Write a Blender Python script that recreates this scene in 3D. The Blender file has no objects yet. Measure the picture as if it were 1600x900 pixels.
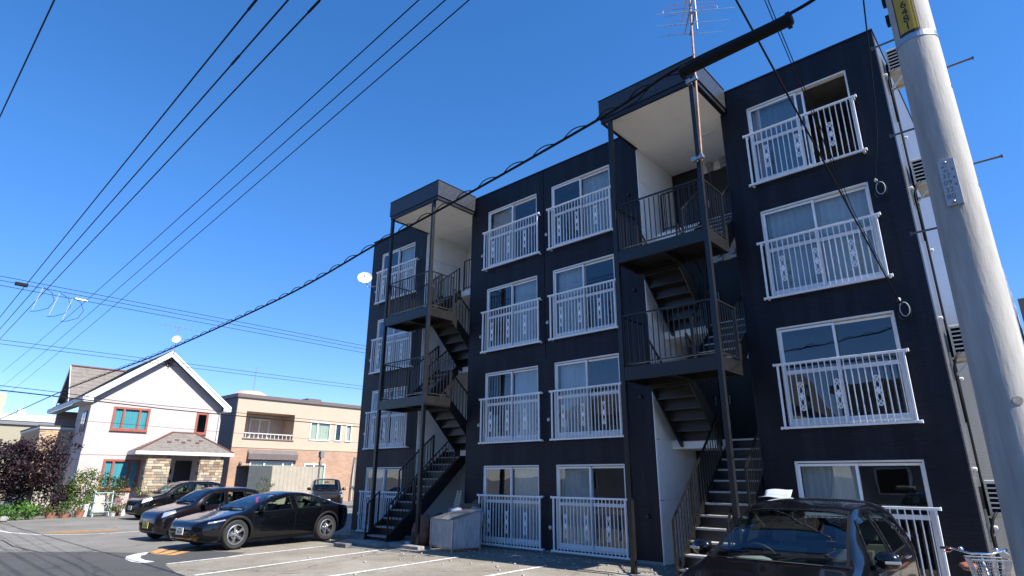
import bpy, bmesh, math, random
from mathutils import Vector, Matrix
random.seed(7)
S = bpy.context.scene
C = S.collection
R = math.radians

# ------------------------------------------------------------------ camera
cam_d = bpy.data.cameras.new('camera')
cam_d.sensor_width = 36.0
cam_d.lens = 20.713
cam_d.clip_start = 0.05
cam_d.clip_end = 6000
cam = bpy.data.objects.new('camera', cam_d)
C.objects.link(cam)
cr, cu, cf = Vector((0.739672, 0.67295, 0.004878)), Vector((0.20376, -0.230859, 0.951413)), Vector((-0.641379, 0.702739, 0.30788))
cam.matrix_world = Matrix(((cr.x, cu.x, -cf.x, 6.115), (cr.y, cu.y, -cf.y, -12.709), (cr.z, cu.z, -cf.z, 1.803), (0, 0, 0, 1)))
S.camera = cam

# ------------------------------------------------------------------ sky, sun, exposure
SUN_EL, SUN_AZ = R(48), R(5)          # azimuth counted from +x towards +y
w = bpy.data.worlds.new('World')
S.world = w
w.use_nodes = True
nt = w.node_tree
bg = nt.nodes['Background']
sky = nt.nodes.new('ShaderNodeTexSky')
sky.sky_type = 'NISHITA'
sky.sun_disc = False
sky.sun_elevation = SUN_EL
sky.sun_rotation = math.pi / 2 - SUN_AZ
sky.altitude = 1200
sky.air_density = 1.0
sky.dust_density = 0.1
sky.ozone_density = 2.0
hsv = nt.nodes.new('ShaderNodeHueSaturation')
hsv.inputs['Saturation'].default_value = 1.28
nt.links.new(sky.outputs[0], hsv.inputs['Color'])
tc = nt.nodes.new('ShaderNodeTexCoord'); sx = nt.nodes.new('ShaderNodeSeparateXYZ'); sr = nt.nodes.new('ShaderNodeValToRGB'); sm = nt.nodes.new('ShaderNodeMix')
sm.data_type = 'RGBA'; sm.blend_type = 'MULTIPLY'; sm.inputs[0].default_value = 1.0
sr.color_ramp.elements[0].position = 0.0; sr.color_ramp.elements[0].color = (0.56, 0.56, 0.80, 1)
sr.color_ramp.elements[1].position = 0.45; sr.color_ramp.elements[1].color = (0.80, 0.88, 1.0, 1)
nt.links.new(tc.outputs['Generated'], sx.inputs[0]); nt.links.new(sx.outputs['Z'], sr.inputs[0])
nt.links.new(hsv.outputs[0], sm.inputs[6]); nt.links.new(sr.outputs[0], sm.inputs[7]); nt.links.new(sm.outputs[2], bg.inputs[0])
bg.inputs[1].default_value = 0.122
sd = bpy.data.lights.new('sun', 'SUN')
sd.energy = 5.0
sd.angle = R(0.53)
sd.color = (1.0, 0.955, 0.88)
sun = bpy.data.objects.new('sun', sd)
C.objects.link(sun)
sv = Vector((math.cos(SUN_EL) * math.cos(SUN_AZ), math.cos(SUN_EL) * math.sin(SUN_AZ), math.sin(SUN_EL)))
sun.rotation_euler = sv.to_track_quat('Z', 'Y').to_euler()
sun.location = sv * 60
S.view_settings.view_transform = 'Standard'
S.view_settings.look = 'None'
S.view_settings.gamma = 1
S.view_settings.use_curve_mapping = False
S.view_settings.exposure = 1.1
S.cycles.max_bounces = 8
S.cycles.transparent_max_bounces = 12
S.cycles.caustics_reflective = False
S.cycles.caustics_refractive = False

# ------------------------------------------------------------------ helpers
def lerp(a, b, t): return a + (b - a) * t

class MB:
    """collects geometry; build() links it as ONE mesh object"""
    def __init__(s): s.v = []; s.f = []; s.m = []
    def add(s, vs, fs, mi=0):
        o = len(s.v); s.v += [tuple(p) for p in vs]
        for f in fs: s.f.append(tuple(i + o for i in f)); s.m.append(mi)
        return s
    def box(s, x0, x1, y0, y1, z0, z1, mi=0):
        return s.add([(x0,y0,z0),(x1,y0,z0),(x1,y1,z0),(x0,y1,z0),(x0,y0,z1),(x1,y0,z1),(x1,y1,z1),(x0,y1,z1)],
                     [(0,3,2,1),(4,5,6,7),(0,1,5,4),(1,2,6,5),(2,3,7,6),(3,0,4,7)], mi)
    def obox(s, c, X, Y, Z, mi=0):
        """oriented box from centre and three half-axis vectors"""
        c, X, Y, Z = Vector(c), Vector(X), Vector(Y), Vector(Z)
        vs = [c + X*a + Y*b + Z*d for d in (-1, 1) for a, b in ((-1,-1),(1,-1),(1,1),(-1,1))]
        return s.add(vs, [(0,3,2,1),(4,5,6,7),(0,1,5,4),(1,2,6,5),(2,3,7,6),(3,0,4,7)], mi)
    def bar(s, p, q, w, h, up=(0,0,1), mi=0):
        """rectangular bar p->q, w across, h along up"""
        p, q = Vector(p), Vector(q); d = (q - p); L = d.length; d.normalize()
        a = d.cross(Vector(up))
        if a.length < 1e-4: a = d.cross(Vector((0,1,0)))
        a.normalize(); b = a.cross(d).normalized()
        return s.obox((p + q) / 2, d * L / 2, a * w / 2, b * h / 2, mi)
    def tube(s, pts, r, n=8, mi=0, cap=True):
        pts = [Vector(p) for p in pts]; rs = r if isinstance(r, (list, tuple)) else [r] * len(pts)
        vs = []; a = None
        for i, p in enumerate(pts):
            d = (pts[min(i+1, len(pts)-1)] - pts[max(i-1, 0)])
            if d.length < 1e-9: d = Vector((0,0,1))
            d.normalize()
            if a is None:
                a = d.orthogonal().normalized()
            a = (a - d * a.dot(d))
            if a.length < 1e-6: a = d.orthogonal()
            a.normalize(); b = d.cross(a)
            for k in range(n):
                t = 2 * math.pi * k / n
                vs.append(p + (a * math.cos(t) + b * math.sin(t)) * rs[i])
        fs = []
        for i in range(len(pts) - 1):
            for k in range(n):
                fs.append((i*n+k, i*n+(k+1) % n, (i+1)*n+(k+1) % n, (i+1)*n+k))
        if cap:
            fs.append(tuple(range(n-1, -1, -1))); fs.append(tuple((len(pts)-1)*n + k for k in range(n)))
        return s.add(vs, fs, mi)
    def lathe(s, prof, o, ax, n=24, mi=0, close=False):
        """prof: (radius, along) pairs about axis ax through o"""
        o, ax = Vector(o), Vector(ax).normalized(); a = ax.orthogonal().normalized(); b = ax.cross(a)
        vs = []
        for r, h in prof:
            for k in range(n):
                t = 2*math.pi*k/n
                vs.append(o + ax*h + (a*math.cos(t) + b*math.sin(t))*r)
        fs = []
        m = len(prof)
        for i in range(m if close else m-1):
            j = (i+1) % m
            for k in range(n):
                fs.append((i*n+k, i*n+(k+1) % n, j*n+(k+1) % n, j*n+k))
        return s.add(vs, fs, mi)
    def prism(s, poly, d, mi=0):
        """poly: list of 3d points, d: extrusion vector"""
        poly = [Vector(p) for p in poly]; d = Vector(d); n = len(poly)
        vs = poly + [p + d for p in poly]
        fs = [tuple(range(n-1, -1, -1)), tuple(range(n, 2*n))] + [(i, (i+1) % n, n+(i+1) % n, n+i) for i in range(n)]
        return s.add(vs, fs, mi)
    def ball(s, c, rx, ry=None, rz=None, n=10, mi=0):
        ry = ry or rx; rz = rz or rx; c = Vector(c); m = max(4, n//2); vs = []; fs = []
        for i in range(m+1):
            t = math.pi*i/m
            for k in range(n):
                u = 2*math.pi*k/n
                vs.append(c + Vector((rx*math.sin(t)*math.cos(u), ry*math.sin(t)*math.sin(u), rz*math.cos(t))))
        for i in range(m):
            for k in range(n): fs.append((i*n+k, (i+1)*n+k, (i+1)*n+(k+1) % n, i*n+(k+1) % n))
        return s.add(vs, fs, mi)
    def shift(s, o):
        s.v = [(a-o[0], b-o[1], c-o[2]) for a, b, c in s.v]; return s
    def mesh(s, name, mats, smooth=False, auto=None):
        me = bpy.data.meshes.new(name)
        me.from_pydata(s.v, [], s.f)
        for m in (mats if isinstance(mats, (list, tuple)) else [mats]): me.materials.append(m)
        if any(s.m): me.polygons.foreach_set('material_index', s.m)
        bm = bmesh.new(); bm.from_mesh(me); bmesh.ops.recalc_face_normals(bm, faces=bm.faces)
        if auto is not None:
            for f in bm.faces: f.smooth = True
            for e in bm.edges:
                if len(e.link_faces) == 2 and e.calc_face_angle(0) > R(auto): e.smooth = False
        elif smooth:
            for f in bm.faces: f.smooth = True
        bm.to_mesh(me); bm.free(); me.update()
        return me
    def build(s, name, mats, parent=None, smooth=False, auto=None, bevel=0, local=False):
        if parent is not None and not local:
            o = root_loc(parent)
            s.shift(o)
        ob = bpy.data.objects.new(name, s.mesh(name, mats, smooth, auto))
        C.objects.link(ob)
        if parent is not None: ob.parent = parent
        if bevel:
            md = ob.modifiers.new('bevel', 'BEVEL'); md.width = bevel; md.segments = 2; md.limit_method = 'ANGLE'; md.harden_normals = False
        return ob

def root_loc(o):
    while o.parent is not None: o = o.parent
    return o.location

def thing(name, label, cat, loc=(0,0,0), rz=0, group=None):
    o = bpy.data.objects.new(name, None); C.objects.link(o)
    o.empty_display_size = 0.2
    o.location = loc; o.rotation_euler = (0, 0, rz)
    return tag(o, label, cat, group)

def tag(o, label=None, cat=None, group=None, kind=None):
    if label: o['label'] = label
    if cat: o['category'] = cat
    if group: o['group'] = group
    if kind: o['kind'] = kind
    return o

def inst(me, name, parent, loc, rot=None):
    """another object on shared mesh data, loc in the root's own frame"""
    o = bpy.data.objects.new(name, me); C.objects.link(o); o.parent = parent; o.location = loc
    if rot: o.rotation_euler = rot
    return o

# ------------------------------------------------------------------ materials
def nodes(m):
    m.use_nodes = True
    return m.node_tree.nodes, m.node_tree.links, m.node_tree.nodes['Principled BSDF']

def mat(name, col, rough=0.6, metal=0.0, var=0.0, vs=3.0, bump=0.0, bs=60.0, spec=0.5, coat=0.0, col2=None, stretch=None, detail=6):
    """noise-varied principled material in object coordinates"""
    m = bpy.data.materials.new(name)
    N, L, P = nodes(m)
    P.inputs['Roughness'].default_value = rough
    P.inputs['Metallic'].default_value = metal
    P.inputs['Specular IOR Level'].default_value = spec
    P.inputs['Coat Weight'].default_value = coat
    P.inputs['Coat Roughness'].default_value = 0.04
    c = (*col, 1)
    P.inputs['Base Color'].default_value = c
    geo = N.new('ShaderNodeNewGeometry')
    src = geo.outputs['Position']
    if stretch:
        mp = N.new('ShaderNodeMapping'); mp.inputs['Scale'].default_value = stretch
        L.new(src, mp.inputs[0]); src = mp.outputs[0]
    if var or col2:
        t = N.new('ShaderNodeTexNoise'); t.inputs['Scale'].default_value = vs; t.inputs['Detail'].default_value = detail
        t.inputs['Roughness'].default_value = 0.65
        L.new(src, t.inputs['Vector'])
        rp = N.new('ShaderNodeValToRGB')
        rp.color_ramp.elements[0].position = 0.3; rp.color_ramp.elements[1].position = 0.72
        k = 1 - var
        rp.color_ramp.elements[0].color = (*(col2 or [a*k for a in col]), 1)
        rp.color_ramp.elements[1].color = (*[min(1, a*(1 + var*0.6)) for a in col], 1)
        L.new(t.outputs['Fac'], rp.inputs[0]); L.new(rp.outputs[0], P.inputs['Base Color'])
        mr = N.new('ShaderNodeMapRange'); mr.inputs[3].default_value = max(0.02, rough - 0.08); mr.inputs[4].default_value = min(1, rough + 0.08)
        L.new(t.outputs['Fac'], mr.inputs[0]); L.new(mr.outputs[0], P.inputs['Roughness'])
    if bump:
        t2 = N.new('ShaderNodeTexNoise'); t2.inputs['Scale'].default_value = bs; t2.inputs['Detail'].default_value = 5
        L.new(src, t2.inputs['Vector'])
        b = N.new('ShaderNodeBump'); b.inputs['Strength'].default_value = bump; b.inputs['Distance'].default_value = 0.01
        L.new(t2.outputs['Fac'], b.inputs['Height']); L.new(b.outputs[0], P.inputs['Normal'])
    return m

def glass_mat(name, tint=(0.75, 0.8, 0.82), ior=1.55, rough=0.0, wav=0.0):
    """window glass: fresnel reflection over a tinted see-through pane"""
    m = bpy.data.materials.new(name); N, L, P = nodes(m); N.remove(P)
    out = [n for n in N if n.type == 'OUTPUT_MATERIAL'][0]
    mx = N.new('ShaderNodeMixShader'); tr = N.new('ShaderNodeBsdfTransparent'); gl = N.new('ShaderNodeBsdfGlossy'); fr = N.new('ShaderNodeFresnel')
    tr.inputs[0].default_value = (*tint, 1); gl.inputs['Roughness'].default_value = rough; fr.inputs[0].default_value = ior
    gl.inputs[0].default_value = (0.95, 0.97, 1, 1)
    if wav:
        geo = N.new('ShaderNodeNewGeometry'); t = N.new('ShaderNodeTexNoise'); t.inputs['Scale'].default_value = 1.3; t.inputs['Detail'].default_value = 1
        b = N.new('ShaderNodeBump'); b.inputs['Strength'].default_value = wav; b.inputs['Distance'].default_value = 0.02
        L.new(geo.outputs['Position'], t.inputs['Vector']); L.new(t.outputs['Fac'], b.inputs['Height'])
        L.new(b.outputs[0], gl.inputs['Normal']); L.new(b.outputs[0], fr.inputs['Normal'])
    g2 = N.new('ShaderNodeNewGeometry'); io = N.new('ShaderNodeMapRange'); io.inputs[3].default_value = ior; io.inputs[4].default_value = 1/ior
    L.new(g2.outputs['Backfacing'], io.inputs[0]); L.new(io.outputs[0], fr.inputs[0])       # same reflectance on both faces of the thin pane
    L.new(fr.outputs[0], mx.inputs[0]); L.new(tr.outputs[0], mx.inputs[1]); L.new(gl.outputs[0], mx.inputs[2]); L.new(mx.outputs[0], out.inputs[0])
    return m

def tile_mat(name, col, mortar, scale, bw, bh, rough=0.5, bumpd=0.004, var=0.25, axis='xz', msize=0.008, spec=0.5, noise=None, streak=0):
    """brick/tile courses; axis says which world plane carries the courses"""
    m = bpy.data.materials.new(name); N, L, P = nodes(m)
    geo = N.new('ShaderNodeNewGeometry'); sep = N.new('ShaderNodeSeparateXYZ'); com = N.new('ShaderNodeCombineXYZ')
    L.new(geo.outputs['Position'], sep.inputs[0])
    L.new(sep.outputs['X' if axis[0] == 'x' else 'Y'], com.inputs[0]); L.new(sep.outputs['Z'], com.inputs[1])
    br = N.new('ShaderNodeTexBrick'); br.inputs['Scale'].default_value = scale
    br.inputs['Brick Width'].default_value = bw; br.inputs['Row Height'].default_value = bh; br.inputs['Mortar Size'].default_value = msize
    br.inputs['Mortar Smooth'].default_value = 0.2
    br.inputs['Color1'].default_value = (*col, 1); br.inputs['Color2'].default_value = (*[c*(1-var) for c in col], 1); br.inputs['Mortar'].default_value = (*mortar, 1)
    L.new(com.outputs[0], br.inputs['Vector'])
    t = N.new('ShaderNodeTexNoise'); t.inputs['Scale'].default_value = 0.9; t.inputs['Detail'].default_value = 6
    L.new(geo.outputs['Position'], t.inputs['Vector'])
    mx = N.new('ShaderNodeMix'); mx.data_type = 'RGBA'; mx.blend_type = 'MULTIPLY'; mx.inputs[0].default_value = 0.5
    rp = N.new('ShaderNodeValToRGB'); rp.color_ramp.elements[0].position = 0.3; rp.color_ramp.elements[0].color = (0.55, 0.55, 0.55, 1); rp.color_ramp.elements[1].color = (1.15, 1.15, 1.15, 1)
    L.new(t.outputs['Fac'], rp.inputs[0]); L.new(br.outputs['Color'], mx.inputs[6]); L.new(rp.outputs[0], mx.inputs[7]); L.new(mx.outputs[2], P.inputs['Base Color'])
    if streak:                                            # rain streaks and faded patches
        mp = N.new('ShaderNodeMapping'); mp.inputs['Scale'].default_value = (2.2, 2.2, 0.10); L.new(geo.outputs['Position'], mp.inputs[0])
        ts = N.new('ShaderNodeTexNoise'); ts.inputs['Scale'].default_value = 1.6; ts.inputs['Detail'].default_value = 8; ts.inputs['Roughness'].default_value = 0.7; L.new(mp.outputs[0], ts.inputs['Vector'])
        rs_ = N.new('ShaderNodeValToRGB'); rs_.color_ramp.elements[0].position = 0.45; rs_.color_ramp.elements[0].color = (1, 1, 1, 1); rs_.color_ramp.elements[1].position = 0.85; rs_.color_ramp.elements[1].color = (1+streak, 1+streak, 1+streak*0.9, 1)
        m2 = N.new('ShaderNodeMix'); m2.data_type = 'RGBA'; m2.blend_type = 'MULTIPLY'; m2.inputs[0].default_value = 1
        L.new(ts.outputs['Fac'], rs_.inputs[0]); L.new(mx.outputs[2], m2.inputs[6]); L.new(rs_.outputs[0], m2.inputs[7]); L.new(m2.outputs[2], P.inputs['Base Color'])
        rr = N.new('ShaderNodeMapRange'); rr.inputs[3].default_value = rough-0.16; rr.inputs[4].default_value = rough+0.16; L.new(t.outputs['Fac'], rr.inputs[0]); 
    P.inputs['Roughness'].default_value = rough; P.inputs['Specular IOR Level'].default_value = spec
    if streak: L.new(rr.outputs[0], P.inputs['Roughness'])
    n2 = N.new('ShaderNodeTexNoise'); n2.inputs['Scale'].default_value = noise or 45; n2.inputs['Detail'].default_value = 4
    L.new(geo.outputs['Position'], n2.inputs['Vector'])
    ad = N.new('ShaderNodeMath'); ad.operation = 'MULTIPLY_ADD'; ad.inputs[1].default_value = 0.5
    inv = N.new('ShaderNodeMath'); inv.operation = 'SUBTRACT'; inv.inputs[0].default_value = 1
    L.new(br.outputs['Fac'], inv.inputs[1]); L.new(n2.outputs['Fac'], ad.inputs[0]); L.new(inv.outputs[0], ad.inputs[2])
    b = N.new('ShaderNodeBump'); b.inputs['Strength'].default_value = 0.6; b.inputs['Distance'].default_value = bumpd
    L.new(ad.outputs[0], b.inputs['Height']); L.new(b.outputs[0], P.inputs['Normal'])
    return m

def ground_mat(name, c1, c2, speck=0.25, stain=(0.5, 0.5, 0.5), stain_amt=0.35, big=0.12):
    """worn asphalt: large blotches, streaks, aggregate specks, cracks"""
    m = bpy.data.materials.new(name); N, L, P = nodes(m)
    geo = N.new('ShaderNodeNewGeometry'); pos = geo.outputs['Position']
    def noise(s, d=6, r=0.6):
        t = N.new('ShaderNodeTexNoise'); t.inputs['Scale'].default_value = s; t.inputs['Detail'].default_value = d; t.inputs['Roughness'].default_value = r
        L.new(pos, t.inputs['Vector']); return t
    def ramp(src, p0, p1, a, b):
        r = N.new('ShaderNodeValToRGB'); r.color_ramp.elements[0].position = p0; r.color_ramp.elements[1].position = p1
        r.color_ramp.elements[0].color = (*a, 1); r.color_ramp.elements[1].color = (*b, 1); L.new(src, r.inputs[0]); return r
    def mix(a, b, f, mode='MULTIPLY'):
        x = N.new('ShaderNodeMix'); x.data_type = 'RGBA'; x.blend_type = mode; x.inputs[0].default_value = f
        L.new(a, x.inputs[6]); L.new(b, x.inputs[7]); return x.outputs[2]
    base = ramp(noise(big*4, 8, 0.7).outputs['Fac'], 0.35, 0.68, c1, c2).outputs[0]
    st = ramp(noise(0.55, 7, 0.75).outputs['Fac'], 0.36, 0.6, stain, (1, 1, 1)).outputs[0]
    col = mix(base, st, stain_amt)
    v = N.new('ShaderNodeTexVoronoi'); v.inputs['Scale'].default_value = 70; L.new(pos, v.inputs['Vector'])
    sp = ramp(v.outputs['Color'], 0.2, 0.9, (1-speck,)*3, (1+speck,)*3).outputs[0]
    col = mix(col, sp, 0.8)
    vc = N.new('ShaderNodeTexVoronoi'); vc.feature = 'DISTANCE_TO_EDGE'; vc.inputs['Scale'].default_value = 0.22
    nn = noise(1.5, 5); off = N.new('ShaderNodeMix'); off.data_type = 'RGBA'; off.blend_type = 'LINEAR_LIGHT'; off.inputs[0].default_value = 0.35
    L.new(pos, off.inputs[6]); L.new(nn.outputs['Color'], off.inputs[7]); L.new(off.outputs[2], vc.inputs['Vector'])
    ck = ramp(vc.outputs['Distance'], 0.0, 0.007, (0.3, 0.3, 0.3), (1, 1, 1)).outputs[0]
    col = mix(col, ck, 0.8)
    oil = ramp(noise(1.9, 3, 0.5).outputs['Fac'], 0.66, 0.74, (1, 1, 1), (0.62, 0.6, 0.58)).outputs[0]
    col = mix(col, oil, 0.7)
    L.new(col, P.inputs['Base Color'])
    P.inputs['Roughness'].default_value = 0.88
    b = N.new('ShaderNodeBump'); b.inputs['Strength'].default_value = 0.35; b.inputs['Distance'].default_value = 0.008
    L.new(v.outputs['Distance'], b.inputs['Height']); L.new(b.outputs[0], P.inputs['Normal'])
    return m

def paint_line_mat(name, col, under, wear=0.45):
    """road paint, worn through to the asphalt in patches"""
    m = bpy.data.materials.new(name); N, L, P = nodes(m)
    geo = N.new('ShaderNodeNewGeometry')
    t = N.new('ShaderNodeTexNoise'); t.inputs['Scale'].default_value = 9; t.inputs['Detail'].default_value = 9; t.inputs['Roughness'].default_value = 0.75
    L.new(geo.outputs['Position'], t.inputs['Vector'])
    rp = N.new('ShaderNodeValToRGB'); rp.color_ramp.elements[0].position = wear - 0.08; rp.color_ramp.elements[1].position = wear + 0.04
    rp.color_ramp.elements[0].color = (*under, 1); rp.color_ramp.elements[1].color = (*col, 1)
    L.new(t.outputs['Fac'], rp.inputs[0]); L.new(rp.outputs[0], P.inputs['Base Color']); P.inputs['Roughness'].default_value = 0.75
    return m

M = {}
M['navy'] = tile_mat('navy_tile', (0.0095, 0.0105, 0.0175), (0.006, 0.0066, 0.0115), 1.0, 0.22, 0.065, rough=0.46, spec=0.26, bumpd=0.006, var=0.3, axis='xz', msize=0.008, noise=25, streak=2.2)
M['side_tile'] = tile_mat('grey_side_tile', (0.13, 0.134, 0.142), (0.085, 0.088, 0.092), 1.0, 0.22, 0.065, rough=0.34, bumpd=0.002, var=0.12, axis='yz', msize=0.006, spec=0.7, noise=25)  # same courses as the front tile, in a lighter grey
M['canopy'] = mat('canopy_panel', (0.03, 0.031, 0.036), 0.4, var=0.6, vs=22, bump=0.9, bs=16)
M['navy_plain'] = mat('navy_paint', (0.0075, 0.0085, 0.0150), 0.45, var=0.15, vs=4, bump=0.1)
M['steel'] = mat('dark_brown_steel', (0.0105, 0.010, 0.010), 0.36, var=0.25, vs=6, bump=0.12, bs=30)
M['tread'] = mat('tread_steel', (0.12, 0.115, 0.108), 0.5, var=0.4, vs=5, bump=0.15)
M['white'] = mat('white_aluminium', (0.82, 0.82, 0.82), 0.4, var=0.1, vs=5)
M['frame'] = mat('silver_window_frame', (0.74, 0.73, 0.69), 0.42, var=0.12, vs=3)
M['panel'] = mat('white_siding', (0.86, 0.855, 0.83), 0.6, var=0.08, vs=1.6, bump=0.08, bs=20)
M['soffit'] = mat('soffit_cream', (0.90, 0.875, 0.82), 0.7, var=0.07, vs=1.2)
M['door'] = mat('door_black', (0.010, 0.010, 0.012), 0.45, var=0.1)
M['glass'] = glass_mat('window_glass', (0.82, 0.86, 0.87), 1.62, wav=0.2)
M['room'] = mat('room_wall', (0.20, 0.195, 0.18), 0.9, var=0.2, vs=1)
M['curtain'] = mat('lace_curtain', (0.62, 0.62, 0.60), 0.95, var=0.12, vs=14, stretch=(1, 1, 0.03))
M['concrete'] = mat('concrete', (0.27, 0.26, 0.235), 0.85, var=0.35, vs=2.5, bump=0.35, bs=35)
M['pole'] = mat('pole_concrete', (0.40, 0.38, 0.345), 0.8, var=0.32, vs=8, bump=0.3, bs=45, stretch=(1, 1, 0.16), detail=10)
M['galv'] = mat('galvanised_steel', (0.42, 0.43, 0.45), 0.38, metal=0.85, var=0.25, vs=4)
M['black'] = mat('black_rubber', (0.010, 0.010, 0.011), 0.65, var=0.1, spec=0.2)
M['cable'] = mat('black_cable', (0.008, 0.008, 0.009), 0.6, spec=0.15)
M['chrome'] = mat('chrome', (0.75, 0.76, 0.78), 0.12, metal=1.0)
M['acwhite'] = mat('ac_ivory', (0.66, 0.63, 0.55), 0.5, var=0.15, vs=4)
M['dark'] = mat('dark_recess', (0.008, 0.008, 0.01), 0.8, spec=0.05)
M['ground'] = ground_mat('old_asphalt', (0.15, 0.14, 0.124), (0.20, 0.188, 0.168), stain=(0.6, 0.58, 0.55), stain_amt=0.45)
M['lot'] = ground_mat('bleached_lot', (0.205, 0.187, 0.155), (0.275, 0.253, 0.212), stain=(0.50, 0.42, 0.34), stain_amt=0.6)
M['road'] = ground_mat('dark_asphalt', (0.048, 0.047, 0.046), (0.068, 0.0665, 0.065), stain=(0.75, 0.75, 0.75), stain_amt=0.3)
M['line'] = paint_line_mat('white_line_paint', (0.58, 0.57, 0.545), (0.19, 0.18, 0.16), 0.46)
M['orange'] = paint_line_mat('orange_line_paint', (0.47, 0.24, 0.075), (0.15, 0.135, 0.11), 0.44)
M['crack'] = mat('tar_seal', (0.05, 0.05, 0.05), 0.7, var=0.3)

# ------------------------------------------------------------------ ground, lot, road, markings
def sheet(name, poly, z, m, parent=None, kind='structure'):
    mb = MB(); mb.add([(x, y, z) for x, y in poly], [tuple(range(len(poly)))])
    o = mb.build(name, m, parent)
    if parent is None: tag(o, kind=kind)
    return o
ground = sheet('ground', [(-1500,-1500),(1500,-1500),(1500,1500),(-1500,1500)], 0.0, M['ground'])
lot = sheet('parking_lot', [(-12.9,-4.9),(-10.9,-5.0),(-9.3,-6.2),(-8.7,-7.55),(-7.6,-7.75),(-6.6,-8.0),(14,-8.3),(14,9),(4.0,9),(4.0,0.1),(-12.9,0.1)], 0.004, M['lot'])
road = sheet('road', [(-14.0,-9.5),(-12.7,-8.1),(-11.3,-7.05),(-11.1,-6.0),(-9.6,-5.3),(-8.9,-6.4),(-8.75,-7.45),(-8.0,-7.6),(-7.4,-7.7),(-6.5,-7.75),(30,-7.9),(30,-19),(-12,-19),(-14.5,-11.5)], 0.008, M['road'])
def strip(name, pts, wd, z, m, parent):
    """painted strip along a polyline"""
    mb = MB(); vs = []
    P = [Vector((x, y, 0)) for x, y in pts]
    for i, p in enumerate(P):
        d = (P[min(i+1, len(P)-1)] - P[max(i-1, 0)]).normalized(); n = Vector((-d.y, d.x, 0))*wd/2
        vs += [(p.x+n.x, p.y+n.y, z), (p.x-n.x, p.y-n.y, z)]
    mb.add(vs, [(2*i, 2*i+1, 2*i+3, 2*i+2) for i in range(len(P)-1)])
    return mb.build(name, m, parent)
for a, b in (((-8.80,-7.40),(-9.62,-2.6)), ((-6.75,-7.6),(-7.78,-2.35)), ((-4.6,-7.6),(-5.2,-2.15)), ((-2.5,-7.6),(-2.74,-1.9)), ((-0.2,-7.6),(-0.35,-2.2)), ((2.0,-7.6),(1.95,-2.2)), ((4.9,-7.6),(4.9,-2.2))):
    strip('painted_line', [a, b], 0.12, 0.012, M['line'], lot)
arc = [(-11.25,-6.95),(-11.12,-7.2),(-10.8,-7.45),(-10.3,-7.62),(-9.8,-7.66),(-9.35,-7.6)]
strip('painted_curve', arc, 0.30, 0.012, M['line'], road)
for k in range(3):
    strip('painted_stripe', [(-11.0+k*0.30,-7.02+k*0.11),(-12.1+k*0.34,-6.25+k*0.28)], 0.24, 0.012, M['orange'], road)
strip('painted_edge_line', [(-26,-9.3),(-22.2,-8.45),(-20.4,-8.25),(-19.0,-7.75),(-18.2,-6.85),(-18.1,-5.9),(-18.4,-4.6),(-18.9,-2.5),(-19.3,1.0)], 0.13, 0.006, M['line'], ground)
for k, (x0, y0, ln) in enumerate(((-19.9,-7.75,1.5),(-19.65,-7.45,1.9),(-19.4,-7.2,1.9),(-19.15,-7.1,1.6))):
    strip('painted_stripe', [(x0, y0),(x0+0.05, y0+ln)], 0.16, 0.006, M['orange'], ground)
strip('tar_crack', [(-21,-9.3),(-17.6,-8.9),(-15.4,-9.0),(-13.2,-8.8),(-11.0,-8.75),(-9.4,-8.8),(-8.2,-9.0),(-6.9,-8.9),(-5.8,-9.1),(-3,-9.3)], 0.035, 0.013, M['crack'], road)
strip('tar_crack', [(-18,-10.5),(-14.6,-9.9),(-12.2,-9.9),(-10.5,-10.2),(-8,-10.1)], 0.03, 0.0125, M['crack'], road)

# ------------------------------------------------------------------ apartment building
BX0, BX1, TOP, FH = -13.1, 4.84, 10.93, 2.7
BL, BR = (-9.70, -7.32), (-0.94, 1.47)           # stair bays
BACK = 2.05
WIN = {'left': (-12.46,-10.40), 'centre_left': (-6.574,-4.475), 'centre_right': (-3.89,-1.806), 'right': (2.077,4.23)}
RAIL = {'left': (-12.50,-10.09), 'centre_left': (-6.614,-4.29), 'centre_right': (-3.923,-1.71), 'right': (2.007,4.32)}
WZ0, WZ1 = 0.13, 2.155
apt = thing('apartment_building', 'four-storey navy apartment block with white window railings and two stair bays', 'building', ((BX0+BX1)/2, 0, 0))
wall = MB()
def wall_run(x0, x1, wins):
    xs = x0
    for a, b in wins:
        wall.box(xs, a, 0, 0.22, 0, TOP)
        z = 0
        for k in range(4):
            wall.box(a, b, 0, 0.22, z, k*FH+WZ0); z = k*FH+WZ1
        wall.box(a, b, 0, 0.22, z, TOP)
        xs = b
    wall.box(xs, x1, 0, 0.22, 0, TOP)
wall_run(BX0, BL[0], [WIN['left']])
wall_run(BL[1], BR[0], [WIN['centre_left'], WIN['centre_right']])
wall_run(BR[1], BX1, [WIN['right']])
for b in (BL, BR): wall.box(b[0], b[1], 0, 0.22, 10.41, TOP)
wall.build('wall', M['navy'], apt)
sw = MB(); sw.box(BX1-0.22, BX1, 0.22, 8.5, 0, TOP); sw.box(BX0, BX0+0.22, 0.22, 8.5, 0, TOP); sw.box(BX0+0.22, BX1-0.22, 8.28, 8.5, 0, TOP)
sw.build('side_wall', M['side_tile'], apt)
cp = MB(); cp.box(BX0-0.02, BX1+0.02, -0.025, 0.26, TOP, TOP+0.03); cp.box(BX1-0.24, BX1+0.02, 0.26, 8.52, TOP, TOP+0.03); cp.box(BX0-0.02, BX0+0.24, 0.26, 8.52, TOP, TOP+0.03)
cp.build('coping', M['navy_plain'], apt)
rf = MB(); rf.box(BX0+0.22, BX1-0.22, 0.22, 8.28, 10.5, 10.6); rf.build('roof', M['concrete'], apt)
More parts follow.
